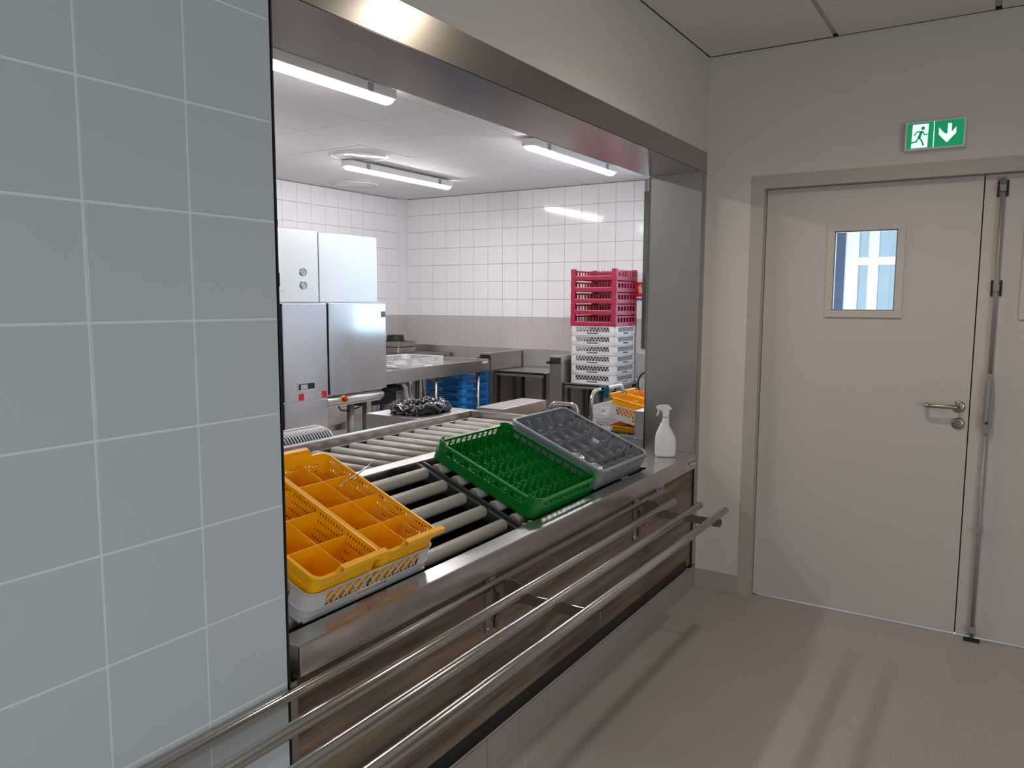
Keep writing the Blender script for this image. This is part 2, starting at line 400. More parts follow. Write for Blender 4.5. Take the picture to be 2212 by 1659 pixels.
MB().box((-1.5, KY, 0), (4.36, KY+0.008, ZC)).build('tile_strip', 'tile_white', wf)
MB().box((4.36, KY+0.0022, 0), (KX, KY+0.0072, GZ-0.001)).build('grout_bed', 'grout_taupe', wf)
st(MB().box((-1.65, 1.62, 0), (-1.5, 6.5, ZC)).build('wall_kitchen_side', 'white_wall'))
ck = st(MB().box((-1.5, 1.62, ZC+0.004), (7.6, 6.4, ZC+0.06)).build('ceiling', 'grout_dark'))
GP = 0.613; gx0, gy0 = 4.69, 4.395
first = None
for i in range(-6, 5):
    for j in range(-5, 4):
        x0, x1 = gx0+GP*i, gx0+GP*(i+1); y0, y1 = gy0+GP*j, gy0+GP*(j+1)
        x1 = min(x1, KX); y1 = min(y1, KY); y0 = max(y0, 1.625)
        if x1-x0 < 0.03 or y1-y0 < 0.03: continue
        full = abs(x1-x0-GP) < 1e-6 and abs(y1-y0-GP) < 1e-6
        if full and first: o = first.copy(); COL.objects.link(o)
        else:
            o = MB().box((0.003, 0.003, 0), (x1-x0-0.003, y1-y0-0.003, 0.006)).build('ceiling_tile', 'ceil_k', ck)
            if full: first = o
        o.location = (x0, y0, ZC)
for i, (x, y) in enumerate([(gx0+GP/2, gy0+GP/2), (gx0+GP*2.5, gy0+GP*2.5)]):
    v = thing('ceiling_vent', ['round white air diffuser in the kitchen ceiling nearer the hatch', 'round white air diffuser in the kitchen ceiling by the far corner'][i], 'vent', (x, y, ZC))
    MB().box((-GP/2+0.004, -GP/2+0.004, -0.003), (GP/2-0.004, GP/2-0.004, -0.0002)).build('plate', 'ceil_k', v, bevel=0.001)
    MB().lathe([(0.250, -0.003), (0.248, -0.012), (0.240, -0.016), (0.232, -0.014), (0.222, -0.004)], n=48).build('outer_ring', 'white_pl', v)
    MB().lathe([(0.213, -0.0035), (0.211, -0.012), (0.205, -0.014), (0.0001, -0.0145)], n=48).build('disc', 'disc_gloss', v)

# ------------------------------------------------------------------ hatch surround
hd = struct('trim_1')
MB().box((1.158, 1.333, 2.171), (3.95, 1.3365, 2.274)).build('header_face', 'steel_v', hd)
MB().box((1.158, 1.333, 2.1705), (3.95, 1.615, 2.173)).build('header_soffit', 'steel_v', hd)
MB().box((1.158, 1.612, 2.171), (3.95, 1.626, 2.30)).build('header_back', 'steel_v', hd)
MB().box((1.158, 1.340, 2.174), (3.95, 1.611, 2.273)).build('header_core', 'dark_steel', hd)
jm = struct('trim_2')
MB().box((3.896, 1.336, 0.735), (3.90, 1.615, 2.1702)).build('jamb_panel', 'steel_jamb', jm)
MB().box((3.896, 1.333, 0.13), (3.9495, 1.3355, 2.1702)).build('jamb_face', 'steel_v', jm)
MB().box((3.9005, 1.3365, 0.0), (3.9495, 1.62, 2.1700)).build('jamb_core', 'dark_steel', jm)
MB().box((3.892, 1.6155, 0.735), (3.9495, 1.622, 2.168)).build('edge_return', 'steel_v', jm)

# ------------------------------------------------------------------ serving counter
LT = 0.735
ctr = thing('serving_counter', 'steel and walnut laminate serving counter under the kitchen hatch', 'counter', (2.5, 1.337, 0))
def cp(name, mat, a, b, **k):
    return MB().box((a[0]-2.5, a[1]-1.337, a[2]), (b[0]-2.5, b[1]-1.337, b[2])).build(name, mat, ctr, **k)
cp('nose', 'steel_top', (1.186, 1.327, LT-0.078), (3.896, 1.404, LT), bevel=0.004)
cp('deck', 'steel_top', (3.43, 1.404, LT-0.04), (3.895, 1.615, LT-0.0005), bevel=0.002)
cp('front_panel', 'wood', (1.192, 1.343, 0.175), (3.838, 1.360, LT-0.080), bevel=0.001)
cp('front_panel', 'wood', (3.843, 1.343, 0.135), (3.8955, 1.360, LT-0.080), bevel=0.001)
cp('side_post', 'steel_v', (1.162, 1.340, 0.0), (1.188, 1.362, LT-0.085))
cp('recess_strip', 'dark_steel', (1.16, 1.350, 0.112), (3.842, 1.362, 0.178))
cp('carcass', 'dark_steel', (1.162, 1.364, 0.0), (3.894, 1.40, LT-0.08))
cp('carcass', 'dark_steel', (1.162, 1.40, 0.0), (1.18, 2.55, 0.70))
cp('carcass', 'dark_steel', (3.42, 1.40, 0.0), (3.44, 2.05, 0.66))
cp('base_core', 'grout_light', (1.16, 1.340, 0.0), (3.948, 1.362, 0.110))
for i in range(14):
    x0 = 1.16+0.2*i
    cp('plinth_tile', 'plinth_tile', (x0+0.0015, 1.331, 0.0), (min(x0+0.1985, 3.9485), 1.340, 0.117), bevel=0.001)
lb = cp('logo_label', 'label_w', (3.765, 1.3255, 0.672), (3.885, 1.3268, 0.712))
def lab(name, mat, x0, x1, z0, z1, y, parent, ox=2.5, oy=1.337):
    return MB().box((x0-ox, y-0.0006-oy, z0), (x1-ox, y-oy, z1)).build(name, mat, parent)
for a, b, m_ in ((3.766, 3.790, 'red'), (3.797, 3.806, 'red'), (3.811, 3.822, 'red')): lab('logo_mark', m_, a, b, 0.690, 0.711, 1.3254, lb)
for k in range(5): lab('logo_letter', 'label_b', 3.829+0.011*k, 3.837+0.011*k, 0.692, 0.709, 1.3254, lb)
for k in range(9): lab('logo_letter', 'red' if k < 3 else 'label_b', 3.768+0.012*k, 3.777+0.012*k, 0.676, 0.684, 1.3254, lb)

# ------------------------------------------------------------------ tray rail
tr = thing('tray_rail', 'tray slide of parallel steel tubes on brackets along the counter front', 'rail', (2.2, 1.337, 0.63))
def T(p): return (p[0]-2.2, p[1]-1.337, p[2]-0.63)
RT = 0.0155
for y, x1, r in ((1.215, 3.285, RT), (1.095, 3.285, RT), (0.975, 3.265, RT)):
    MB().tube([T((-1.2, y, 0.63)), T((x1-0.003, y, 0.63)), T((x1, y, 0.63))], [r, r, r*0.85], 20).build('tube', 'tube', tr)
MB().tube([T((-1.2, 1.306, 0.645)), T((3.39, 1.306, 0.645))], 0.0125, 16).build('bump_tube', 'tube', tr)
MB().box(T((3.385, 1.334, 0.622)), T((3.465, 1.3425, 0.662))).build('label_plate', 'label_w', tr)
for k in range(4): MB().box(T((3.393+0.017*k, 1.3325, 0.632)), T((3.405+0.017*k, 1.3345, 0.652))).build('label_letter', 'label_b', tr)
for bx in (0.70, 2.01, 3.17):
    arc = [(-0.02+0.0, 0.0)]
    prof = [(0, -0.02), (0, -0.155), (0.018, -0.155)]
    prof += [(0.018+0.10*(1-math.cos(a)), -0.155+0.105*math.sin(a)) for a in [k*PI/2/8 for k in range(1, 9)]]
    prof += [(0.375, -0.052), (0.382, -0.040), (0.382, -0.018), (0.13, -0.018), (0.112, 0.006), (0.085, 0.018), (0.05, 0.02)]
    prof += [(0.03, -0.0)]
    b = MB().prism(prof, (bx-2.2, 0.006, 0), (0,-1,0), (0,0,1), (1,0,0), 0.005)
    br = b.build('bracket', 'steel_v', tr)
    fl = [(0, 0.02), (0.0, -0.155), (0.012, -0.165), (0.045, -0.165), (0.045, -0.13), (0.02, -0.10), (0.02, -0.045)]
    fl += [(0.02+0.035*math.sin(a), -0.045+0.055*(1-math.cos(a))) for a in [k*PI/2/5 for k in range(1, 6)]] + [(0.055, 0.02)]
    MB().prism(fl, (bx-2.2-0.05, 0.005, 0), (1,0,0), (0,0,1), (0,-1,0), 0.004).build('flange', 'steel_v', br)
    for q in ((-0.035, -0.005), (-0.035, -0.145)):
        MB().lathe([(0.0001, -0.004), (0.006, -0.003), (0.006, 0.002)], (bx-2.2+q[0], 0.001, q[1]), 10, 'y').build('screw', 'tube', br)

# ------------------------------------------------------------------ roller conveyors
TH = math.radians(22); CT, ST = math.cos(TH), math.sin(TH)
def SL(v, w, y0=1.426, z0=0.719): return (y0+v*CT-w*ST, z0+v*ST+w*CT)
def roller(parent, p, q, r, sub=True):
    P_, Q_ = Vector(p), Vector(q); d = (Q_-P_).normalized()
    o = MB().tube([P_, P_+d*0.002, Q_-d*0.002, Q_], [r*0.86, r, r, r*0.86], 20).build('roller', 'roller', parent)
    if sub: MB().tube([P_-d*0.022, Q_+d*0.022], 0.006, 8).build('axle', 'dark_steel', o)
    return o
ic = thing('inclined_roller_conveyor', 'sloping roller bed behind the counter nose with two lanes of grey rollers', 'conveyor', (2.3, 1.65, 0.72))
def I(x, v, w):
    y, z = SL(v, w); return (x-2.3, y-1.65, z-0.72)
R1 = 0.0235
for k in range(5):
    v = 0.062+0.0965*k
    roller(ic, I(1.215, v, -R1-0.001), I(2.295, v, -R1-0.001), R1)
    roller(ic, I(2.368, v, -R1-0.001), I(3.405, v, -R1-0.001), R1)
for x0, x1 in ((2.306, 2.318), (2.345, 2.357), (1.185, 1.197), (3.411, 3.419)):
    MB().beam(I((x0+x1)/2, -0.005, -0.034), I((x0+x1)/2, 0.505, -0.034), x1-x0, 0.044, (0, -ST, CT)).build('side_channel', 'rail_grey', ic, bevel=0.002)
MB().beam(I(2.3315, 0.0, -0.028), I(2.3315, 0.50, -0.028), 0.026, 0.02, (0, -ST, CT)).build('centre_profile', 'dark_steel', ic)
for x in (2.312, 2.351):
    MB().prism([(0, 0), (0.028, 0), (0.028, 0.012), (0.012, 0.012), (0.012, 0.04), (0, 0.04)], (x-2.3-0.010, 1.405-1.65, 0.695-0.72), (0,1,0), (0,0,1), (1,0,0), 0.018).build('end_hook', 'galv', ic)
MB().box((1.19-2.3, 1.41-1.65, 0.40-0.72), (3.41-2.3, 2.0-1.65, 0.42-0.72)).build('shade_sheet', 'dark_steel', ic)  # added dark sheets, the black shade under the rollers is in their colour
MB().box((1.19-2.3, 1.985-1.65, 0.42-0.72), (3.41-2.3, 1.995-1.65, 0.80-0.72)).build('shade_sheet', 'dark_steel', ic)

bc = thing('level_roller_conveyor', 'level roller conveyor with steel side frames running along behind the sloping beds', 'conveyor', (2.5, 2.3, 0.86))
def B(x, y, z): return (x-2.5, y-2.3, z-0.86)
for k in range(21):
    x = 3.585-0.118*k
    roller(bc, B(x, 2.105, 0.8365), B(x, 2.562, 0.8365), 0.0235)
MB().box(B(1.18, 1.955, 0.815), B(3.70, 2.030, 0.884)).build('front_beam', 'steel_top', bc, bevel=0.004)
MB().box(B(1.18, 2.045, 0.800), B(3.655, 2.066, 0.860)).build('side_frame', 'steel', bc, bevel=0.002)
MB().box(B(1.18, 2.604, 0.79), B(3.70, 2.646, 0.888)).build('back_beam', 'steel_top', bc, bevel=0.004)
MB().box(B(1.18, 2.585, 0.80), B(3.655, 2.598, 0.850)).build('side_frame', 'steel', bc, bevel=0.002)
MB().box(B(3.662, 2.032, 0.79), B(3.70, 2.603, 0.887)).build('end_beam', 'steel_top', bc, bevel=0.004)
MB().box(B(1.18, 2.03, 0.70), B(3.66, 2.60, 0.71)).build('drip_pan', 'dark_steel', bc)
MB().box(B(3.265, 2.6465, 0.80), B(3.272, 2.650, 0.888)).build('joint_strip', 'black', bc)
for x in (1.3, 3.64):
    for y in (2.05, 2.60): MB().box(B(x-0.018, y-0.018, 0), B(x+0.018, y+0.018, 0.79)).build('leg', 'steel', bc)

# ------------------------------------------------------------------ racks and baskets
def frac(n, gap=0.5):
    """break points for n openings on a side, bars between; odd cells open"""
    c = [0.0]; u = 1.0/(n*(1+gap)+gap); x = 0
    for i in range(n):
        x += gap*u; c.append(x); x += u; c.append(x)
    c.append(1.0); return c
def ring(Wd, Dp, r, inset, sx, sy, nc=4):
    pts = []; tags = []
    w_, d_ = Wd-2*inset, Dp-2*inset; ox = oy = inset; rr = max(r-inset, 0.002)
    spec = [('F', sx, (rr, 0), (w_-rr, 0), (w_-rr, rr), -PI/2), ('R', sy, (w_, rr), (w_, d_-rr), (w_-rr, d_-rr), 0),
            ('B', sx, (w_-rr, d_), (rr, d_), (rr, d_-rr), PI/2), ('L', sy, (0, d_-rr), (0, rr), (rr, rr), PI)]
    for s_, br, a, b, cc, a0 in spec:
        m = len(br)-1
        for i in range(m):
            t = br[i]; pts.append((ox+a[0]+(b[0]-a[0])*t, oy+a[1]+(b[1]-a[1])*t)); tags.append((s_, i))
        pts.append((ox+b[0], oy+b[1])); tags.append(('c', 0))
        for k in range(1, nc):
            an = a0+PI/2*k/nc; pts.append((ox+cc[0]+rr*math.cos(an), oy+cc[1]+rr*math.sin(an))); tags.append(('c', k))
    return pts, tags
def shell(mb, Wd, Dp, r, levels, sx, sy, mask, nc=4):
    rows = []
    for z, ins in levels:
        p, tg = ring(Wd, Dp, r, ins, sx, sy, nc); rows.append([(x, y, z) for x, y in p])
    n = len(rows[0]); vs = [p for row in rows for p in row]; fs = []
    for l in range(len(levels)-1):
        for k in range(n):
            if mask(tg[k][0], tg[k][1], l): continue
            m = (k+1) % n; fs.append((l*n+k, l*n+m, (l+1)*n+m, (l+1)*n+k))
    mb.add(vs, fs)
def floor_grid(mb, x0, x1, y0, y1, n, z, wd=0.004, h=0.006):
    for i in range(n+1):
        t = i/n
        mb.box((x0+(x1-x0)*t-wd/2, y0, z), (x0+(x1-x0)*t+wd/2, y1, z+h)); mb.box((x0, y0+(y1-y0)*t-wd/2, z), (x1, y0+(y1-y0)*t+wd/2, z+h-0.0005))
def lattice(mb, S, z0, z1, a, b, pitch, side, wd=0.0035, t=0.003, ins=0.004):
    h = z1-z0
    for side in (side,):
        def P3(u, z):
            return {0: (u, ins, z), 1: (S-ins, u, z), 2: (S-u, S-ins, z), 3: (ins, S-u, z)}[side]
        nrm = {0: (0,1,0), 1: (1,0,0), 2: (0,1,0), 3: (1,0,0)}[side]
        n = int((b-a)/pitch)
        for i in range(-1, n+1):
            for sgn in (1, -1):
                u0 = a+pitch*i if sgn > 0 else a+pitch*(i+1.6); u1 = u0+sgn*h*0.8
                p, q = (u0, z0), (u1, z1)
                # clip
                pts = []
                for (uu, zz), (ov, oz) in ((p, q), (q, p)):
                    if uu < a: zz = zz+(oz-zz)*(a-uu)/(ov-uu) if ov > a else None; uu = a
                    elif uu > b: zz = zz+(oz-zz)*(b-uu)/(ov-uu) if ov < b else None; uu = b
                    pts.append((uu, zz))
                if pts[0][1] is None or pts[1][1] is None: continue
                if abs(pts[0][1]-pts[1][1]) < 0.003: continue
                mb.beam(P3(*pts[0]), P3(*pts[1]), wd, t, nrm)
S = 0.50
def lattice_rack(name, mat, label, H=0.092, loc=(0,0,0), rot=(0,0,0), group=None, split=0.46, pitch=0.026, pegs=None):
    r = thing(name, label, 'rack', loc, rot, group)
    zb = H*split; zt = H-0.008
    sx = [0, 0.36, 0.64, 1]
    mb = MB()
    shell(mb, S, S, 0.035, [(0, 0.010), (zb*0.42, 0.004), (zb*0.80, 0.002), (zb, 0.0)], sx, sx, lambda s, i, l: s in 'FBLR' and i == 1 and l == 1)
    mb.build('base_band', mat, r, solid=0.003, off=0)
    mb = MB(); a = 0.065
    f = (a-0.035)/(S-0.07)
    sx2 = [0, f, 1-f, 1]
    shell(mb, S, S, 0.035, [(zb, 0.003), (zt, 0.003), (H, 0.001)], sx2, sx2, lambda s, i, l: s in 'FBLR' and i == 1 and l == 0)
    mb.build('rim', mat, r, solid=0.003, off=0)
    for sd in range(4):
        mb = MB(); lattice(mb, S, zb, zt, a, S-a, pitch, sd); mb.build('lattice', mat, r)
    mb = MB(); floor_grid(mb, 0.012, S-0.012, 0.012, S-0.012, 14, 0.006, 0.017); mb.build('bottom_grid', mat, r)
    mb = MB(); 
    for sd in range(4):
        c0, c1 = S*0.38, S*0.62; z = zb*0.42
        if sd == 0: mb.box((c0, 0.004, z), (c1, 0.016, z+0.002))
        if sd == 1: mb.box((S-0.016, c0, z), (S-0.004, c1, z+0.002))
        if sd == 2: mb.box((c0, S-0.016, z), (c1, S-0.004, z+0.002))
        if sd == 3: mb.box((0.004, c0, z), (0.016, c1, z+0.002))
    mb.build('grip_ledge', mat, r)
    if pegs:
        p0 = None
        for i in range(8):
            for j in range(8):
                if p0 is None: p0 = MB().tube([(0,0,0), (0,0,pegs*0.7), (0,0,pegs)], [0.0035, 0.003, 0.0015], 6).build('peg', mat, r); o = p0
                else: o = p0.copy(); COL.objects.link(o)
                o.location = (0.055+0.0557*i, 0.055+0.0557*j, 0.01)
    return r
def slope_loc(x, v=0.0, w=0.0):
    y, z = SL(v, w); return (x, y, z+0.0012)
SR = (TH, 0, 0)
# white rack holding the two cutlery baskets, at the near end
lattice_rack('dish_rack', 'offwhite_pl', 'pale grey lattice rack under two yellow baskets at the near end of the counter', 0.092, slope_loc(1.278), SR, split=0.46, pitch=0.034)
bx, by, bz = slope_loc(1.278)
def cutlery_basket(label, loc, rot, short=False):
    r = thing('cutlery_basket', label, 'basket', loc, rot, 'yellow cutlery baskets')
    Wb, Db, H = 0.232, 0.492, 0.124
    NX, NY = 10, 44
    def br(n):
        c = [0]; u = 1.0/(n*1.6+0.6); x = 0
        for i in range(n): x += 0.6*u; c.append(x); x += u; c.append(x)
        return c+[1.0]
    # fractions along the long side: four groups of slots divided by solid posts
    def grp(g, n):
        c = [0]
        for q in range(g):
            a = q/g+0.02; b = (q+1)/g-0.02; u = (b-a)/(n*2-1)
            for i in range(n): c += [a+2*i*u, a+(2*i+1)*u]
        return c+[1.0]
    sy = grp(4, 9); sx = grp(2, 6)
    lv = [(0, 0.016), (0.014, 0.0135), (0.022, 0.012), (0.036, 0.0105), (0.044, 0.009), (0.060, 0.0075), (0.068, 0.006), (0.084, 0.0045), (0.092, 0.004), (0.106, 0.003), (0.116, 0.002), (H, 0.001)]
    mb = MB()
    shell(mb, Wb, Db, 0.022, lv, sx, sy, lambda s, i, l: s in 'FBLR' and i % 2 == 1 and l in (1, 3, 5, 7, 9) and not (s in 'FB' and l == 9))
    mb.build('wall', 'yellow', r, solid=0.0025, off=0)
    # rim lip
    mb = MB(); shell(mb, Wb, Db, 0.024, [(H-0.004, -0.006), (H, -0.006), (H+0.001, 0.002)], [0, 1], [0, 1], lambda s, i, l: False); mb.build('rim', 'yellow', r, solid=0.002, off=0)
    # raised grips, rotationally symmetric
    for q in (0, 1):
        u0, u1 = (0.050, Wb+0.004) if q == 0 else (-0.004, Wb-0.050)
        y = -0.005 if q == 0 else Db+0.005; sg = -1 if q == 0 else 1
        ramp = [(u0, 0), (u1, 0), (u1, 0.022), (u0+0.020, 0.022)] if q == 0 else [(u0, 0), (u1, 0), (u1-0.020, 0.022), (u0, 0.022)]
        mb = MB().prism(ramp, (0, y, H-0.002), (1,0,0), (0,0,1), (0,1,0), 0.003)
        top = (u0+0.020, u1) if q == 0 else (u0, u1-0.020)
        mb.box((top[0], y+sg*0.014 if sg < 0 else y, H+0.018), (top[1], y+0.003 if sg < 0 else y+0.017, H+0.0215))
        mb.box((top[0], y+sg*0.014 if sg < 0 else y+0.0145, H+0.006), (top[1], y+sg*0.014+0.0025 if sg < 0 else y+0.017, H+0.020))
        mb.build('grip', 'yellow', r, bevel=0.001)
    MB().box((0.016, 0.016, 0), (Wb-0.016, Db-0.016, 0.0025)).build('bottom', 'yellow', r)
    x = Wb/2
    MB().prism([(0.014, 0.003), (Db-0.014, 0.003), (Db-0.003, H-0.012), (0.003, H-0.012)], (x-0.001, 0, 0), (0,1,0), (0,0,1), (1,0,0), 0.002).build('divider', 'yellow', r)
    for k in (1, 2, 3):
        yy = Db*k/4
        MB().prism([(0.014, 0.003), (x-0.001, 0.003), (x-0.001, H-0.012), (0.004, H-0.012)], (0, yy-0.001, 0), (1,0,0), (0,0,1), (0,1,0), 0.002).build('divider', 'yellow', r)
        MB().prism([(x+0.001, 0.003), (Wb-0.014, 0.003), (Wb-0.004, H-0.012), (x+0.001, H-0.012)], (0, yy-0.001, 0), (1,0,0), (0,0,1), (0,1,0), 0.002).build('divider', 'yellow', r)
    return r
def in_rack(u, v, w):
    y, z = SL(v, w); return (1.278+u, y, z+0.0012)
bk = cutlery_basket('yellow eight-cell cutlery basket nearest the grey tiled wall, on the pale rack', in_rack(0.012, 0.004, 0.0155), SR)
copy_tree(bk, in_rack(0.2585, 0.004, 0.0155), SR, 'yellow eight-cell cutlery basket with a wire utensil sticking out of it')
# thin utensil in the basket
p = [in_rack(0.40, 0.345, 0.10), in_rack(0.44, 0.344, 0.127), in_rack(0.485, 0.340, 0.150), in_rack(0.525, 0.345, 0.164), in_rack(0.56, 0.352, 0.173)]
MBu = MB().tube(p, 0.0022, 8)
ob = MBu.build('utensil', 'tube'); tag(ob, 'thin bent steel utensil handle poking out of the yellow basket', 'utensil')

# green plate rack with pegs
def green_rack():
    r = thing('plate_rack', 'green pegged plate rack lying on the sloping rollers', 'rack', slope_loc(2.382), SR)
    H = 0.078
    fx = frac(10, 0.35); fx = [0]+[0.05+0.90*t for t in fx[1:-1]]+[1]
    mb = MB(); shell(mb, S, S, 0.03, [(0, 0.008), (0.008, 0.002), (0.040, 0.0)], [0, 1], [0, 1], lambda s, i, l: False)
    mb.build('base_band', 'green', r, solid=0.0035, off=0)
    mb = MB(); shell(mb, S, S, 0.03, [(0.040, 0.0), (0.041, 0.005), (0.044, 0.005), (0.066, 0.005), (H, 0.005)], fx, fx, lambda s, i, l: s in 'FBLR' and i % 2 == 1 and l == 2)
    mb.build('side_wall', 'green', r, solid=0.003, off=0)
    mb = MB(); shell(mb, S, S, 0.03, [(H-0.003, 0.001), (H, 0.001), (H+0.001, 0.012)], [0, 1], [0, 1], lambda s, i, l: False)
    mb.build('rim', 'green', r, solid=0.002, off=0)
    for k, (cx, cy) in enumerate(((0, 0), (1, 0), (1, 1), (0, 1))):
        def q(a, b): return (a if cx == 0 else S-a, b if cy == 0 else S-b)
        mb = MB()
        pts = [q(0.045, 0.003), q(0.03, 0.003), q(0.017, 0.008), q(0.008, 0.017), q(0.003, 0.03), q(0.003, 0.045)]
        n = len(pts); vs = [(a, b, H) for a, b in pts]+[(a, b, H+0.013) for a, b in pts]
        mb.add(vs, [(i, i+1, n+i+1, n+i) for i in range(n-1)]); mb.build('corner_lug', 'green', r, solid=0.004, off=0)
    mb = MB(); floor_grid(mb, 0.012, S-0.012, 0.012, S-0.012, 18, 0.004, 0.009, 0.008)
    # diagonal webs
    n = 18; s_ = (S-0.024)/n
    for i in range(n):
        for j in range(n):
            x0, y0 = 0.012+s_*i, 0.012+s_*j
            if (i+j) % 2: mb.beam((x0, y0, 0.009), (x0+s_, y0+s_, 0.011), 0.0035, 0.010)
            else: mb.beam((x0+s_, y0, 0.009), (x0, y0+s_, 0.011), 0.0035, 0.010)
    mb.build('bottom_grid', 'green', r)
    peg = None; low = None
    for j in range(6):
        for i in range(8):
            x = 0.055+0.0555*i; y = 0.06+0.0765*j
            if peg is None:
                peg = MB().prism([(-0.013, 0), (0.013, 0), (0.002, 0.068), (-0.002, 0.068)], (-0.002, 0, 0), (0,1,0), (0,0,1), (1,0,0), 0.004).build('peg', 'green', r, bevel=0.0006, seg=1); o = peg
            else: o = peg.copy(); COL.objects.link(o)
            o.location = (x, y, 0.011)
            if low is None:
                low = MB().add([(-0.012, -0.006, 0), (0, 0.004, 0.030), (0.012, -0.006, 0), (-0.012, -0.003, 0), (0, 0.007, 0.026), (0.012, -0.003, 0)],
                               [(0, 1, 4, 3), (1, 2, 5, 4), (0, 3, 4, 1), (2, 1, 4, 5)]).build('low_peg', 'green', r, solid=0.002); o2 = low
            else: o2 = low.copy(); COL.objects.link(o2)
            o2.location = (x+0.0277, y+0.036, 0.011)
    return r
green_rack()

# grey glass rack with notched dividers
def glass_rack(label, loc, rot):
    r = thing('glass_rack', label, 'rack', loc, rot)
    H = 0.098
    sx = [0, 0.37, 0.63, 1]
    mb = MB(); shell(mb, S, S, 0.035, [(0, 0.012), (0.014, 0.008), (0.030, 0.006), (0.046, 0.005), (H-0.006, 0.003)], sx, sx, lambda s, i, l: s in 'FBLR' and i == 1 and l == 1)
    mb.build('side_wall', 'grey_pl', r, solid=0.0035, off=0)
    mb = MB(); shell(mb, S, S, 0.04, [(H-0.016, -0.001), (H-0.004, -0.002), (H, 0.003), (H, 0.010), (H-0.004, 0.012)], [0, 1], [0, 1], lambda s, i, l: False)
    mb.build('rim', 'grey_pl', r, solid=0.002, off=0)
    for k, u in enumerate((0.09, 0.11, 0.19, 0.26, 0.34, 0.39, 0.41)):
        for sd in (0, 1):
            x = 0.0125 if sd == 0 else S-0.0125
            MB().box((x-0.001, u, H-0.020), (x+0.001, u+0.004, H-0.005)).build('slot', 'black', r)
            MB().box((u, -0.003, H-0.016) if sd == 0 else (u, S+0.001, H-0.016), (u+0.006, -0.001, H-0.006) if sd == 0 else (u+0.006, S+0.003, H-0.006)).build('slot', 'black', r)
    n = 5; c0 = 0.012; pt = (S-2*c0)/n
    prof = [(0, 0.006)]
    top = [(0, 0.084), (0.030, 0.084)]
    for k in range(1, n):
        u = pt*k
        top += [(u-0.042, 0.066 if k == 1 else 0.046), (u-0.028, 0.046), (u-0.0125, 0.046), (u-0.012, 0.074), (u+0.012, 0.074), (u+0.0125, 0.046), (u+0.028, 0.046), (u+0.042, 0.066 if k == n-1 else 0.046)]
    Lh = S-2*c0
    top += [(Lh-0.030, 0.084), (Lh, 0.084)]
    poly = [(0, 0.004)]+top+[(Lh, 0.004)]
    for k in range(1, n):
        u = c0+pt*k
        MB().prism(poly, (c0, u-0.0012, 0.004), (1,0,0), (0,0,1), (0,1,0), 0.0024).build('divider', 'grey_pl', r)
        MB().prism(poly, (u-0.0012, c0, 0.004), (0,1,0), (0,0,1), (1,0,0), 0.0024).build('divider', 'grey_pl', r)
    mb = MB(); floor_grid(mb, c0, S-c0, c0, S-c0, 15, 0.002); mb.build('bottom_grid', 'grey_pl', r)
    return r
GX = 2.9145
gr = glass_rack('grey compartment glass rack lying on the sloping rollers, holding two upturned tumblers', slope_loc(GX), SR)
def tumbler(label, loc, rot):
    t = thing('tumbler', label, 'glass', loc, rot, 'upturned tumblers in the grey rack')
    MB().lathe([(0.036, 0.0), (0.037, 0.02), (0.034, 0.055), (0.033, 0.066), (0.028, 0.072), (0.022, 0.073), (0.020, 0.068), (0.0001, 0.067)], n=28).build('bowl', 'tumbler', t)
    MB().lathe([(0.037, 0.004), (0.0385, 0.002), (0.037, 0.0), (0.034, 0.001)], n=28).build('lip', 'tumbler', t)
    return t
def in_g(u, v, w):
    y, z = SL(v, w); return (GX+u, y, z+0.0012)
pt = (S-0.024)/5
tb = tumbler('upturned tumbler in the lowest corner cell of the grey rack beside the green rack', in_g(0.012+pt*0.5, 0.012+pt*0.5, 0.0105), SR)
copy_tree(tb, in_g(0.012+pt*0.5, 0.012+pt*1.5, 0.0105), SR, 'upturned tumbler one cell up the slope from the corner of the grey rack')

# ------------------------------------------------------------------ spray bottle
sb = thing('spray_bottle', 'plain white trigger spray bottle standing on the steel counter end', 'bottle', (3.735, 1.435, LT), (0, 0, math.radians(-66)))
sb.scale = (1.04, 1.04, 1.04)
def sect(rows, n=28, e=0.62):
    vs = []; fs = []
    for z, a, b_, cx in rows:
        for k in range(n):
            t = 2*PI*k/n; cs, sn = math.cos(t), math.sin(t)
            vs.append((cx+a*math.copysign(abs(cs)**e, cs), b_*math.copysign(abs(sn)**e, sn), z))
    for i in range(len(rows)-1):
        for k in range(n): fs.append((i*n+k, i*n+(k+1)%n, (i+1)*n+(k+1)%n, (i+1)*n+k))
    fs.append(tuple(range(n))[::-1]); fs.append(tuple((len(rows)-1)*n+k for k in range(n)))
    return MB().add(vs, fs, True)
rows = [(0, 0.040, 0.024, 0), (0.003, 0.046, 0.029, 0), (0.012, 0.0505, 0.032, 0), (0.07, 0.0515, 0.032, 0), (0.085, 0.051, 0.032, -0.001), (0.105, 0.046, 0.030, -0.003), (0.125, 0.038, 0.027, -0.005),
        (0.140, 0.030, 0.024, -0.006), (0.152, 0.024, 0.020, -0.007), (0.162, 0.0215, 0.018, -0.0055), (0.168, 0.0165, 0.016, -0.0045), (0.174, 0.0195, 0.017, -0.002), (0.180, 0.0155, 0.0155, -0.004), (0.187, 0.0165, 0.0155, -0.002), (0.192, 0.0150, 0.015, -0.002)]
sect(rows, 28, 0.75).build('body', 'bottle', sb)
MB().tube([(-0.002, 0, 0.1925), (-0.002, 0, 0.212)], [0.0165, 0.0155], 20).build('collar', 'bottle', sb)
head = [(-0.018, 0.211), (0.016, 0.211), (0.016, 0.222), (0.010, 0.226), (0.028, 0.234), (0.026, 0.240), (0.012, 0.254), (0.004, 0.256), (-0.030, 0.2545), (-0.043, 0.250), (-0.044, 0.231), (-0.034, 0.230), (-0.024, 0.226)]
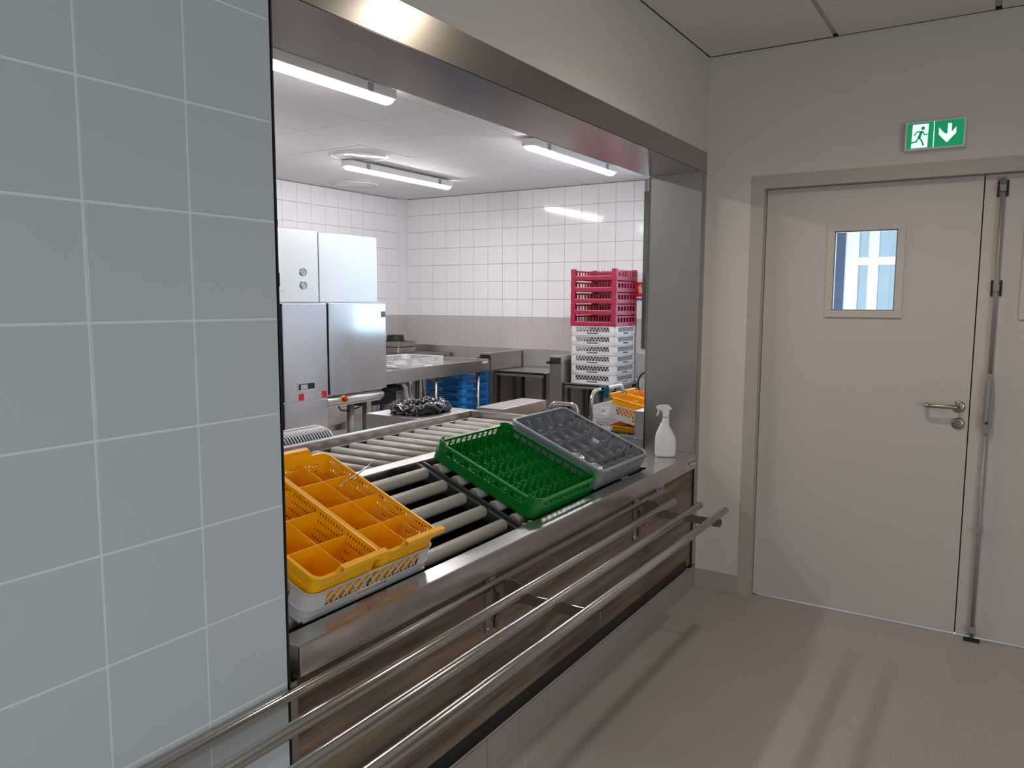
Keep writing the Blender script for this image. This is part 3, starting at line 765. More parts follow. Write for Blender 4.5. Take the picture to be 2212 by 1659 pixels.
MB().prism(head, (0, -0.0095, 0), (1,0,0), (0,0,1), (0,1,0), 0.019).build('spray_head', 'bottle', sb, bevel=0.003)
MB().prism([(-0.041, 0.231), (-0.031, 0.231), (-0.034, 0.214), (-0.042, 0.199), (-0.048, 0.199), (-0.044, 0.213)], (0, -0.005, 0), (1,0,0), (0,0,1), (0,1,0), 0.010).build('trigger', 'bottle', sb, bevel=0.002)
MB().tube([(-0.0445, 0, 0.241), (-0.049, 0, 0.241)], 0.0065, 12).build('nozzle', 'bottle', sb)

# ------------------------------------------------------------------ doors
XL = 4.0
fr = struct('trim_3')
MB().box((XD-0.004, 1.040, 0), (XD+0.10, 1.102, DZ)).build('door_frame', 'frame', fr)
MB().box((XD-0.004, DY0-0.06, DZ), (XD+0.10, 1.102, 2.138)).build('door_frame', 'frame', fr)
MB().box((XD-0.004, DY0-0.06, 0), (XD+0.10, DY0, DZ)).build('door_frame', 'frame', fr)
bb = st(MB().box((XD-0.006, 1.1025, 0), (XD, 1.3325, 0.102)).build('baseboard_right', 'skirt', bevel=0.001))
GAP = 0.115
def leaf(name, y0, y1, wy0, wy1):
    d = struct(name)
    z0, z1, x0, x1 = 0.010, DZ-0.002, XL, XL+0.045
    wz0, wz1 = 1.485, 1.858
    mb = MB(); mb.box((x0, y0, z0), (x1, wy0, z1)); mb.box((x0, wy1, z0), (x1, y1, z1)); mb.box((x0, wy0, z0), (x1, wy1, wz0)); mb.box((x0, wy0, wz1), (x1, wy1, z1))
    mb.build('leaf', 'door', d)
    f = MB(); t = 0.032
    for a, b_, cc, dd in ((wy0-t, wy1+t, wz0-t, wz0), (wy0-t, wy1+t, wz1, wz1+t), (wy0-t, wy0, wz0, wz1), (wy1, wy1+t, wz0, wz1)):
        f.box((x0-0.010, a, cc), (x0-0.0005, b_, dd))
    vf = f.build('vision_frame', 'door', d, bevel=0.0015)
    g = MB()
    for a, b_, cc, dd in ((wy0, wy1, wz0, wz0+0.005), (wy0, wy1, wz1-0.005, wz1), (wy0, wy0+0.005, wz0, wz1), (wy1-0.005, wy1, wz0, wz1)):
        g.box((x0-0.004, a, cc), (x0+0.02, b_, dd))
    g.build('seal', 'handset', vf)
    MB().box((x0+0.018, wy0, wz0), (x0+0.022, wy1, wz1)).build('glass_pane', 'glass', vf)
    return d
d1 = leaf('door_1', GAP+0.0025, 1.037, 0.443, 0.714)
d2 = leaf('door_2', DY0+0.004, GAP-0.0025, -0.36, -0.075)
MB().box((XL+0.012, GAP-0.02, 0.010), (XL+0.040, GAP+0.0023, DZ-0.004)).build('leaf_gap_block', 'dark_steel', d2)  # dark strip added behind the leaf gap to stop light leaking through
MB().box((XL+0.035, DY0, DZ-0.010), (XL+0.06, 1.0395, DZ+0.01)).build('door_stop', 'frame', fr)
MB().box((XL+0.046, 1.030, 0), (XL+0.06, 1.0395, DZ-0.011)).build('door_stop', 'frame', fr)
h = MB().lathe([(0.0001, -0.009), (0.020, -0.009), (0.026, -0.006), (0.026, 0.0)], (XL, 0.157, 1.060), 24, 'x').build('handle_rose', 'brass', d1)
pts = [(XL-0.005, 0.157, 1.062), (XL-0.048, 0.157, 1.062), (XL-0.056, 0.160, 1.062), (XL-0.060, 0.170, 1.062), (XL-0.060, 0.265, 1.062), (XL-0.057, 0.278, 1.062), (XL-0.048, 0.284, 1.062), (XL-0.015, 0.284, 1.062)]
MB().tube(pts, 0.0095, 12).build('lever', 'brass', h)
h2 = MB().lathe([(0.0001, -0.009), (0.020, -0.009), (0.026, -0.006), (0.026, 0.0)], (XL, 0.156, 0.984), 24, 'x').build('lock_rose', 'brass', d1)
MB().beam((XL-0.016, 0.170, 0.976), (XL-0.016, 0.145, 0.994), 0.010, 0.010).build('thumb_turn', 'brass', h2, bevel=0.002)
# shoot bolt set on the second leaf
YB = 0.046; XR = XL-0.022
MB().tube([(XR, YB, 1.20), (XR, YB, 2.055)], 0.0085, 12).build('bolt_rod', 'galv', d2)
MB().tube([(XR, YB, 0.012), (XR, YB, 0.965)], 0.0085, 12).build('bolt_rod', 'galv', d2)
mb = MB().prism([(-0.010, 1.215), (0.010, 1.215), (0.016, 1.17), (0.018, 1.12), (0.016, 0.975), (0.006, 0.950), (-0.006, 0.950), (-0.018, 0.985), (-0.018, 1.12)], (XL-0.038, YB, 0), (0,1,0), (0,0,1), (1,0,0), 0.037)
bxo = mb.build('bolt_case', 'handset', d2, bevel=0.004)
MB().prism([(-0.009, 1.19), (0.009, 1.19), (0.008, 1.00), (-0.003, 1.00)], (XL-0.048, YB+0.002, 0), (0,1,0), (0,0,1), (1,0,0), 0.010).build('bolt_lever', 'galv', bxo, bevel=0.003)
MB().box((XL-0.0485, YB-0.005, 0.995), (XL-0.0475, YB+0.004, 1.008)).build('catch', 'black', bxo)
for i, z in enumerate((2.012, 1.588, 0.515, 0.050)):
    k = MB().box((XL-0.036, YB-0.012, z-0.014), (XL-0.001, YB+0.012, z+0.014)).build('rod_guide', 'handset', d2, bevel=0.002)
    if i < 2:
        MB().box((XL-0.008, YB-0.021, z-0.034), (XL-0.0005, YB-0.0135, z+0.034)).build('guide_plate', 'black', k)
        MB().box((XL-0.008, YB+0.0135, z-0.034), (XL-0.0005, YB+0.021, z+0.034)).build('guide_plate', 'black', k)
st(MB().box((XL-0.045, YB-0.032, 0.0002), (XL-0.006, YB+0.032, 0.006)).build('trim_5', 'black'))

# room behind the doors: glazed wall, white piers
wo = struct('wall_outer')
MB().box((6.5, -2.0, 0), (6.62, 0.60, 1.0)).build('wall_panel', 'white_wall', wo)
MB().box((6.5, -2.0, 2.35), (6.62, 1.45, ZC)).build('wall_panel', 'white_wall', wo)
MB().box((6.5, 0.60, 0), (6.62, 1.45, 0.9)).build('wall_panel', 'white_wall', wo)
MB().box((4.1, -2.1, 0), (6.62, -2.0, ZC)).build('wall_panel', 'white_wall', wo)
wd = struct('window_1')
MB().box((6.46, 1.075, 0.9), (6.60, 1.45, 2.35)).build('panel', 'navy', wd)
for a, b_ in ((0.98, 1.075), (0.84, 0.91), (0.40, 0.44), (-0.4, -0.34), (-1.2, -1.14), (-2.0, -1.94)):
    MB().box((6.47, a, 0.9), (6.54, b_, 2.35)).build('mullion', 'win_white', wd)
MB().box((6.475, -2.0, 1.80), (6.535, 1.075, 1.86)).build('transom', 'win_white', wd)
MB().box((6.475, -2.0, 0.9), (6.56, 1.075, 0.96)).build('sill', 'win_white', wd)
MB().box((6.50, -2.0, 0.9), (6.505, 1.075, 2.35)).build('glass_pane', 'glass', wd)
st(MB().box((4.1, -2.1, ZC), (6.62, 1.45, ZC+0.06)).build('ceiling', 'ceil'))

# ------------------------------------------------------------------ exit sign
es = thing('exit_sign', 'green backlit running man and arrow exit sign above the double door', 'sign', (XD, 0.3125, 2.19))
SY0 = 0.430-0.3125
MB().box((-0.030, -0.1175, 0), (-0.0, 0.1175, 0.124)).build('case', 'white_pl', es, bevel=0.003)
def sg(x, y): return ((x-695)/415*0.225+0.005, (350-(y+0.083*(x-695)))/182*0.112+0.006)
def S3(s, t, d): return (-0.0302-d, 0.1175-s, t)
def flat(poly, mat, d, name, par, th=0.0006):
    pts = [sg(*p) for p in poly]; n = len(pts)
    vs = [S3(s, t, d) for s, t in pts]+[S3(s, t, d+th) for s, t in pts]
    return MB().add(vs, [tuple(range(n)), tuple(range(n, 2*n))[::-1]]+[(i, (i+1)%n, n+(i+1)%n, n+i) for i in range(n)]).build(name, mat, par)
def yy(x, y): return y-0.083*(x-695)
p1 = flat([(703, 170), (893, 170-15.8), (893, 330-0), (703, 346)], 'sign_green', 0, 'panel', es)
p2 = flat([(899, 152), (1104, 136), (1104, 314), (899, 330)], 'sign_green', 0, 'panel', es)
flat([(742, 176), (857, 168), (853, 330), (736, 340)], 'sign_white', 0.0008, 'doorway', p1)
def stroke(pts, w, mat, par, name='figure'):
    q = [sg(*p) for p in pts]; mb = MB(); w = w/415*0.225
    for a, b_ in zip(q, q[1:]):
        mb.beam(S3(a[0], a[1], 0.0018), S3(b_[0], b_[1], 0.0018), w, 0.0006, (1, 0, 0))
        for c_ in (a, b_): mb.lathe([(0.0001, -0.0003), (w/2, -0.0003), (w/2, 0.0003)], S3(c_[0], c_[1], 0.0018), 10, 'x')
    return mb.build(name, mat, par)
mb = MB().lathe([(0.0001, -0.0003), (0.0075, -0.0003), (0.0075, 0.0003)], S3(*sg(817, 200), 0.0018), 16, 'x'); mb.build('figure', 'sign_green', p1)
stroke([(806, 226), (792, 264)], 22, 'sign_green', p1)
stroke([(802, 224), (772, 226), (756, 250)], 9, 'sign_green', p1)
stroke([(818, 224), (830, 246), (856, 240)], 9, 'sign_green', p1)
stroke([(794, 266), (812, 288), (824, 316)], 12, 'sign_green', p1)
stroke([(790, 266), (770, 294), (724, 304)], 12, 'sign_green', p1)
flat([(992, 168), (1020, 166), (1020, 226), (1052, 190), (1052, 232), (990, 298), (931, 244), (931, 196), (964, 230), (978, 238), (992, 237)], 'sign_white', 0.0008, 'arrow', p2)
MB().box(S3(*sg(893.5, 330), 0.0), S3(sg(898.5, 152)[0], sg(898.5, 152)[1], 0.002)).build('centre_bar', 'sign_white', es)

# ------------------------------------------------------------------ kitchen batten lights
def batten(label, x, y, L=1.46):
    t = thing('batten_light', label, 'light', (x, y, ZC), (0, 0, 0), 'kitchen batten lights')
    MB().box((-L/2-0.004, -0.058, -0.076), (L/2+0.004, 0.056, -0.020)).build('housing', 'white_pl', t, bevel=0.008)
    prof = []
    n = 14; vs = []; fs = []
    cs = [(-L/2+0.0, 0.75), (-L/2+0.02, 1.0), (L/2-0.02, 1.0), (L/2-0.0, 0.75)]
    for xx, s_ in cs:
        for k in range(n):
            a = PI*k/(n-1); vs.append((xx, 0.048*s_*math.cos(a), -0.066-0.036*s_*math.sin(a)))
    for i in range(3):
        for k in range(n-1): fs.append((i*n+k, i*n+k+1, (i+1)*n+k+1, (i+1)*n+k))
    fs.append(tuple(range(n))); fs.append(tuple(3*n+k for k in range(n)))
    MB().add(vs, fs, True).build('diffuser', 'tubelight', t)
    for sx in (-0.35, 0.35):
        MB().box((sx*L-0.02, -0.062, -0.078), (sx*L+0.02, -0.058, -0.03)).build('clip', 'handset', t)
        MB().box((sx*L-0.02, -0.02, -0.020), (sx*L+0.02, 0.02, 0)).build('fixing', 'handset', t)
    return t
bt = batten('long batten light over the conveyor, partly cut by the hatch edge', 2.80, 3.08)
copy_tree(bt, (5.80, 3.08, ZC), (0,0,0), 'batten light nearest the far tiled wall and the tall rack stack')
copy_tree(bt, (5.75, 4.88, ZC), (0,0,0), 'batten light beyond the round diffuser, over the dishwasher outlet')
copy_tree(bt, (2.80, 4.88, ZC), (0,0,0), 'batten light over the dishwasher, out of sight beyond the hatch edge')

# ------------------------------------------------------------------ dishwasher
DYF = 4.55
dw = thing('dishwasher', 'large stainless tunnel dishwasher with gauges and a raised hood', 'dishwasher', (4.5, 4.9, 0))
def D(x, y, z): return (x-4.5, y-4.9, z)
def dbx(name, mat, a, b_, par=None, **k): return MB().box(D(*a), D(*b_)).build(name, mat, par or dw, **k)
dbx('cabinet', 'steel_machine', (3.3, 4.57, 0.30), (4.44, 5.40, 1.50))
dbx('cabinet', 'steel_machine', (4.44, 4.57, 0.75), (5.105, 5.40, 1.50))
dp1 = dbx('lower_panel', 'steel_machine', (3.985, 4.55, 0.748), (4.436, 4.569, 1.494), bevel=0.004)
dbx('lower_panel', 'steel_machine', (3.3, 4.55, 0.748), (3.94, 4.569, 1.494), bevel=0.004)
dbx('door_panel', 'steel_machine', (4.443, 4.535, 0.762), (5.115, 4.569, 1.497), bevel=0.005)
dbx('kick_panel', 'steel_machine', (3.985, 4.552, 0.30), (4.432, 4.569, 0.738), bevel=0.004)
dbx('side_gap', 'black', (3.942, 4.562, 0.30), (3.983, 4.5695, 1.494))
uh = dbx('hood_panel', 'steel_hood', (3.3, 4.55, 1.503), (4.357, 4.60, 2.055), bevel=0.004)
dbx('hood_panel', 'steel_hood', (4.364, 4.55, 1.503), (5.03, 4.60, 2.045), bevel=0.004)
dbx('hood_core', 'steel_hood', (3.32, 4.60, 1.50), (5.02, 5.38, 2.03))
for z in (1.732, 1.633):
    g = MB().lathe([(0.030, 0.002), (0.030, -0.008), (0.025, -0.009), (0.024, -0.003)], D(4.20, 4.548, z), 24, 'y').build('gauge_ring', 'steel', uh)
for z in (1.732, 1.633):
    g = MB().lathe([(0.024, -0.003), (0.0001, -0.003)], D(4.20, 4.548, z), 24, 'y').build('gauge_dial', 'label_w', dw)
    MB().beam(D(4.195, 4.5435, z-0.012), D(4.205, 4.5435, z+0.012), 0.002, 0.001, (0,1,0)).build('needle', 'black', g)
dc = dbx('display_frame', 'steel_hood', (3.86, 4.544, 1.588), (4.022, 4.5495, 1.755), bevel=0.002)
dbx('display_screen', 'screen', (3.89, 4.542, 1.62), (3.966, 4.5438, 1.72), dc)
MB().lathe([(0.034, 0.0), (0.036, 0.05), (0.026, 0.075), (0.0001, 0.08)], D(3.985, 4.62, 2.055), 18).build('warning_beacon', plain('beacon_red', lin(120, 16, 40), 0.2), dw)
sl = dbx('grip_recess', 'steel_hood', (4.118, 4.546, 0.826), (4.295, 4.5505, 0.886), dp1)
dbx('grip_opening', 'black', (4.126, 4.5452, 0.833), (4.287, 4.5458, 0.878), dp1)
dbx('grip_bar', 'steel_machine', (4.145, 4.5445, 0.836), (4.215, 4.5450, 0.872), dp1)
for x, z in ((4.152, 0.776), (4.392, 0.776)):
    s_ = dbx('warning_sticker', 'red', (x-0.024, 4.548, z-0.026), (x+0.024, 4.5495, z+0.026), dp1)
    
dbx('info_sticker', 'label_b', (5.055, 4.5335, 1.375), (5.108, 4.5345, 1.425))
bm = MB().tube([D(4.44, 4.60, 0.702), D(5.10, 4.60, 0.702), D(5.125, 4.60, 0.702)], [0.042, 0.042, 0.030], 20).build('outlet_beam', 'steel_hood', dw)
dbx('outlet_side', 'steel_hood', (4.44, 4.585, 0.655), (5.09, 4.66, 0.742))
e = MB().lathe([(0.030, 0.0), (0.030, -0.014), (0.020, -0.016)], D(4.600, 4.560, 0.715), 20, 'y').build('stop_ring', 'yellow_ring', dw)
MB().lathe([(0.014, 0.0), (0.014, -0.02), (0.022, -0.022), (0.022, -0.036), (0.0001, -0.040)], D(4.600, 4.556, 0.715), 20, 'y').build('stop_button', 'red', e)
MB().tube([D(4.835, 4.70, 0.0), D(4.835, 4.70, 0.66)], 0.032, 16).build('leg', 'galv', dw)
dbx('leg', 'steel', (4.93, 4.60, 0), (4.985, 4.655, 0.66)); dbx('leg', 'steel', (4.45, 5.35, 0), (4.49, 5.39, 0.76)); dbx('leg', 'steel', (5.06, 5.35, 0), (5.10, 5.39, 0.76))
MB().tube([D(4.64, 4.66, 0.66), D(4.70, 4.68, 0.60), D(4.80, 4.68, 0.58), D(4.95, 4.70, 0.60)], 0.006, 8).build('cable', 'black', dw)
# low trolley standing under the outlet
lt = thing('low_trolley', 'low steel trolley on castors parked under the dishwasher outlet', 'trolley', (4.75, 5.1, 0))
MB().box((-0.27, -0.30, 0.43), (0.30, 0.22, 0.445)).build('shelf', 'steel', lt)
MB().box((-0.27, -0.315, 0.41), (0.30, -0.30, 0.46)).build('edge', 'steel', lt)
MB().box((-0.27, -0.30, 0.14), (0.30, 0.22, 0.155)).build('shelf', 'steel', lt)
for x in (-0.23, 0.26):
    for y in (-0.26, 0.18):
        MB().tube([(x, y, 0.12), (x, y, 0.62)], 0.012, 10).build('post', 'tube', lt)
        MB().lathe([(0.0001, -0.014), (0.055, -0.014), (0.06, 0), (0.055, 0.014), (0.0001, 0.014)], (x, y, 0.06), 20, 'x').build('castor', 'black', lt)
st_l = 0
# slatted guard behind the conveyor
sg_ = thing('slatted_tray', 'white slatted tray resting behind the back conveyor frame', 'tray', (2.2, 2.72, 0.0))
MB().box((-0.65, -0.062, 0.840), (0.47, 0.08, 0.850)).build('shelf', 'steel', sg_)
MB().box((-0.6, -0.06, 0.40), (-0.56, 0.06, 0.84)).build('leg', 'steel', sg_)
for x in (-0.58, 0.42):
    MB().box((x-0.015, -0.015, 0), (x+0.015, 0.015, 0.84)).build('leg', 'steel', sg_)
n = 60
for k in range(n):
    x = -0.60+1.02*k/(n-1)
    pts = [(x, -0.055, 0.851), (x, -0.050, 0.885), (x, -0.030, 0.908), (x, 0.0, 0.916), (x, 0.05, 0.918)]
    if k == 0: s0 = MB().tube([(0, p[1], p[2]) for p in pts], 0.0038, 5).build('slat', 'white_pl', sg_); o = s0
    else: o = s0.copy(); COL.objects.link(o)
    o.location = (x, 0, 0)
MB().prism([(-0.050, 0.851), (-0.044, 0.883), (-0.026, 0.903), (0.0, 0.910), (0.05, 0.912), (0.05, 0.851)], (-0.61, 0, 0), (0,1,0), (0,0,1), (1,0,0), 1.04).build('liner', 'navy', sg_)
MB().box((-0.61, 0.05, 0.850), (0.43, 0.064, 0.926)).build('back_edge', 'white_pl', sg_)
MB().tube([(-0.61, -0.052, 0.855), (0.40, -0.052, 0.855), (0.43, -0.045, 0.875), (0.435, -0.02, 0.90), (0.435, 0.05, 0.918)], 0.006, 8).build('edge_wire', 'white_pl', sg_)

# ------------------------------------------------------------------ outlet table with rack
ot = thing('outlet_table', 'steel dishwasher outlet table with a deep front apron', 'table', (5.95, 4.9, 0))
def O(x, y, z): return (x-5.95, y-4.9, z)
def obx(name, mat, a, b_, **k): return MB().box(O(*a), O(*b_)).build(name, mat, ot, **k)
obx('apron', 'steel_top', (5.118, 4.545, 0.785), (6.74, 4.565, 0.905), bevel=0.003)
obx('top', 'steel_top', (5.118, 4.566, 0.868), (6.72, 5.40, 0.880))
obx('apron', 'steel_top', (6.722, 4.566, 0.785), (6.742, 5.40, 0.912), bevel=0.003)
obx('apron', 'steel_top', (5.118, 5.39, 0.785), (6.72, 5.41, 0.912))
obx('label', 'label_w', (6.60, 4.5435, 0.872), (6.70, 4.5448, 0.896))
for x, y in ((5.885, 4.60), (6.60, 4.60), (5.885, 5.34), (6.60, 5.34)):
    MB().tube([O(x, y, 0.0), O(x, y, 0.785)], 0.020, 14).build('leg', 'tube', ot)
obx('waste_box', 'dark_steel', (5.20, 4.85, 0.56), (5.60, 5.2, 0.868))
pp = MB().tube([O(5.4, 4.84, 0.70), O(5.62, 4.80, 0.70)], 0.030, 14).build('pipe', 'dark_steel', ot)
MB().tube([O(5.60, 4.80, 0.72), O(5.66, 4.80, 0.71), O(5.68, 4.80, 0.68), O(5.68, 4.80, 0.62), O(5.71, 4.80, 0.57), O(5.75, 4.80, 0.58), O(5.76, 4.80, 0.63)], 0.026, 14).build('drain_trap', 'white_pl', ot)
MB().tube([O(5.45, 4.86, 0), O(5.45, 4.86, 0.56)], 0.045, 14).build('waste_pipe', 'galv', ot)
for x in (5.78, 5.81): MB().tube([O(x, 4.75, 0.86), O(x+0.03, 4.78, 0.4), O(x+0.02, 4.8, 0.02)], 0.006, 6).build('hose', 'black', ot)

wr0 = lattice_rack('dish_rack', 'white_pl', 'white lattice rack sitting alone on the outlet table', 0.10, (5.545, 4.605, 0.882), (0, 0, 0), split=0.40, pitch=0.026)

# corner table with pans
ctb = thing('corner_table', 'steel table in the far kitchen corner under stacked pans', 'table', (7.05, 5.9, 0))
MB().box((-0.32, -0.30, 0.868), (0.40, 0.40, 0.90)).build('top', 'steel', ctb)
for x in (-0.28, 0.36):
    for y in (-0.26, 0.36): MB().tube([(x, y, 0), (x, y, 0.868)], 0.018, 10).build('leg', 'tube', ctb)
def pan(label, loc, rz):
    t = thing('steel_pan', label, 'pan', loc, (0, 0, rz), 'stacked steel pans')
    mb = MB(); shell(mb, 0.34, 0.27, 0.03, [(0, 0.016), (0.008, 0.010), (0.060, 0.004), (0.064, -0.004), (0.062, -0.008)], [0, 1], [0, 1], lambda s, i, l: False)
    mb.build('side_wall', 'steel', t, solid=0.002)
    MB().box((0.016, 0.016, 0), (0.324, 0.254, 0.003)).build('bottom', 'steel', t)
    return t
pa = pan('lower steel gastronorm pan of the pair on the corner table', (6.93, 5.96, 0.901), 0)
pa2 = copy_tree(pa, (6.93, 5.955, 0.968), (0, 0, 0), 'upper steel gastronorm pan of the pair, under the black tub')
bw = thing('black_tub', 'round black plastic tub upturned on the steel pans', 'tub', (7.09, 6.14, 1.034))
MB().lathe([(0.105, 0.0), (0.098, 0.068), (0.090, 0.072), (0.0001, 0.072)], n=28).build('body', 'black', bw)
MB().lathe([(0.109, 0.0), (0.112, 0.006), (0.109, 0.012), (0.104, 0.012)], n=28).build('rim', 'black', bw)
sp = thing('splashback', 'long stainless splashback fixed low on the far tiled wall', 'panel', (7.482, 4.6, 0.86))
MB().box((-0.004, -1.6, -0.12), (0.004, 1.72, 0.12)).build('sheet', 'steel_hood', sp)

# wall bracket columns and shelves
def column(label, y0, y1, x0=6.85):
    t = thing('bracket_column', label, 'support', (x0+0.3, (y0+y1)/2, 0)); w2 = (y1-y0)/2
    MB().box((-0.30, -w2, 0), (0.31, w2, 0.965)).build('casing', 'steel_hood' if False else 'steel', t, bevel=0.003)
    MB().box((-0.303, -w2+0.012, 0.885), (-0.2995, w2-0.012, 0.945)).build('slot', 'black', t)
    MB().tube([(-0.30, w2-0.01, 0.90), (-0.36, w2-0.01, 0.90)], 0.014, 10).build('stop_knob', 'black', t)
    return t
column('steel bracket column beside the outlet table end', 4.60, 4.755)
column('steel bracket column beside the tall rack stack', 3.752, 3.89)
def shelf(label, y0, y1, z, x0=6.85, x1=7.45):
    t = thing('wall_shelf', label, 'shelf', ((x0+x1)/2, (y0+y1)/2, 0)); hx, hy = (x1-x0)/2, (y1-y0)/2
    MB().box((-hx, -hy, z-0.012), (hx, hy, z)).build('top', 'steel', t)
    MB().box((-hx, -hy, z-0.04), (-hx+0.012, hy, z+0.012)).build('edge', 'steel', t)
    MB().box((hx-0.012, -hy, z-0.04), (hx, hy, z+0.012)).build('edge', 'steel', t)
    for x in (-hx+0.05, hx-0.05):
        for y in (-hy+0.02, hy-0.02): MB().box((x-0.014, y-0.014, 0), (x+0.014, y+0.014, z-0.012)).build('leg', 'dark_steel', t)
    return t
shelf('empty steel drain shelf between the two bracket columns', 3.96, 4.56, 0.775)
shelf('steel shelf carrying the tall stack of red and white racks', 3.195, 3.735, 0.686, 6.90, 7.48)

# tall rack stack
sx0, sy0, zz = 6.972, 3.222, 0.6875
wh = lattice_rack('dish_rack', 'white_pl', 'x', 0.0965, (sx0, sy0, zz), (0,0,0), 'racks in the tall stack', split=0.42, pitch=0.034)
ordn = ['lowest', 'second', 'third', 'fourth', 'fifth', 'sixth']
wh['label'] = 'lowest white lattice rack of the tall stack, on the steel shelf'
for k in range(1, 6):
    copy_tree(wh, (sx0, sy0, zz+0.0972*k), (0,0,0), ['', 'second white lattice rack up from the shelf in the tall stack', 'third white lattice rack up from the shelf in the tall stack', 'fourth white lattice rack up from the shelf in the tall stack', 'fifth white lattice rack up from the shelf in the tall stack', 'topmost white lattice rack of the tall stack, under the red ones'][k])
def red_rack(label, loc):
    r = thing('glass_rack', label, 'rack', loc, (0,0,0), 'racks in the tall stack')
    H = 0.100
    f8 = frac(6, 0.45); f8 = [0]+[0.03+0.94*t for t in f8[1:-1]]+[1]
    mb = MB(); shell(mb, S, S, 0.012, [(0, 0.002), (0.012, 0.0), (0.038, 0.0)], [0, 1], [0, 1], lambda s, i, l: False, nc=2)
    mb.build('base_band', 'red_pl', r, solid=0.004, off=0)
    mb = MB(); shell(mb, S, S, 0.012, [(0.038, 0.003), (0.040, 0.003), (H-0.016, 0.003), (H, 0.003)], f8, [0, 0.06, 0.94, 1], lambda s, i, l: (s in 'FB' and i % 2 == 1 and l == 1) or (s in 'LR' and i == 1 and l >= 1), nc=2)
    mb.build('side_wall', 'red_pl', r, solid=0.004, off=0)
    for cx in (0, 1):
        for cy in (0, 1):
            x0_, y0_ = (0 if cx == 0 else S-0.03), (0 if cy == 0 else S-0.05)
            MB().box((x0_, y0_, 0.038), (x0_+0.03, y0_+0.05, H+0.012)).build('corner_post', 'red_pl', r, bevel=0.002)
    MB().box((0.001, 0.03, 0.034), (0.004, S-0.03, 0.044)).build('ledge', plain('edge_highlight', lin(196, 160, 150), 0.5) if 'bar_highlight' not in M else M['bar_highlight'], r)  # pale strip paints the whitish highlight along the bar
    peg = None
    for i in range(8):
        for j in range(14):
            if peg is None: peg = MB().box((-0.002, -0.005, 0), (0.002, 0.005, 0.072)).build('peg', 'red_pl', r); o = peg
            else: o = peg.copy(); COL.objects.link(o)
            o.location = (0.045+0.058*i, 0.05+0.031*j, 0.02)
    mb = MB(); floor_grid(mb, 0.012, S-0.012, 0.012, S-0.012, 10, 0.014); mb.build('bottom_grid', 'red_pl', r)
    return r
zr = zz+0.0972*6
rd = red_rack('lowest crimson rack of the tall stack, on the white ones', (sx0, sy0, zr))
for k in range(1, 5):
    copy_tree(rd, (sx0, sy0, zr+0.1130*k), (0,0,0), ['', 'second crimson rack up from the white ones in the tall stack', 'middle one of the five crimson racks in the tall stack', 'second crimson rack down from the top of the tall stack', 'topmost crimson rack of the tall stack, with open top'][k])

# blue racks under the table, on a dolly
bl = thing('rack_dolly', 'low wheeled dolly under the blue rack stack', 'dolly', (6.52, 4.85, 0))
MB().box((-0.24, -0.24, 0.10), (0.24, 0.24, 0.125)).build('deck', 'dark_steel', bl)
for x in (-0.18, 0.18):
    for y in (-0.18, 0.18): MB().lathe([(0.0001, -0.012), (0.04, -0.012), (0.045, 0), (0.04, 0.012), (0.0001, 0.012)], (x, y, 0.0455), 16, 'x').build('castor', 'black', bl)
blue_x, blue_y = 6.40, 4.645
bl.location = (blue_x+0.25, blue_y+0.25, 0)
b0 = lattice_rack('dish_rack', 'blue_pl', 'lowest blue rack of the stack under the outlet table', 0.0792, (blue_x, blue_y, 0.1265), (0,0,0), 'blue racks under the outlet table', split=0.42, pitch=0.030)
bn = ['second blue rack from the bottom under the outlet table', 'third blue rack from the bottom under the outlet table', 'fourth blue rack from the bottom under the outlet table', 'fourth blue rack down from the top under the outlet table', 'third blue rack down from the top under the outlet table', 'second blue rack down from the top under the outlet table']
bn = bn[:5]+[bn[5]]
for k in range(1, 7):
    copy_tree(b0, (blue_x, blue_y, 0.1265+0.0820*k), (0,0,0), bn[k-1] if k < 7 else '')
copy_tree(b0, (blue_x+0.01, blue_y-0.004, 0.1265+0.0820*7), (0,0,0), 'topmost blue rack of the stack under the outlet table')

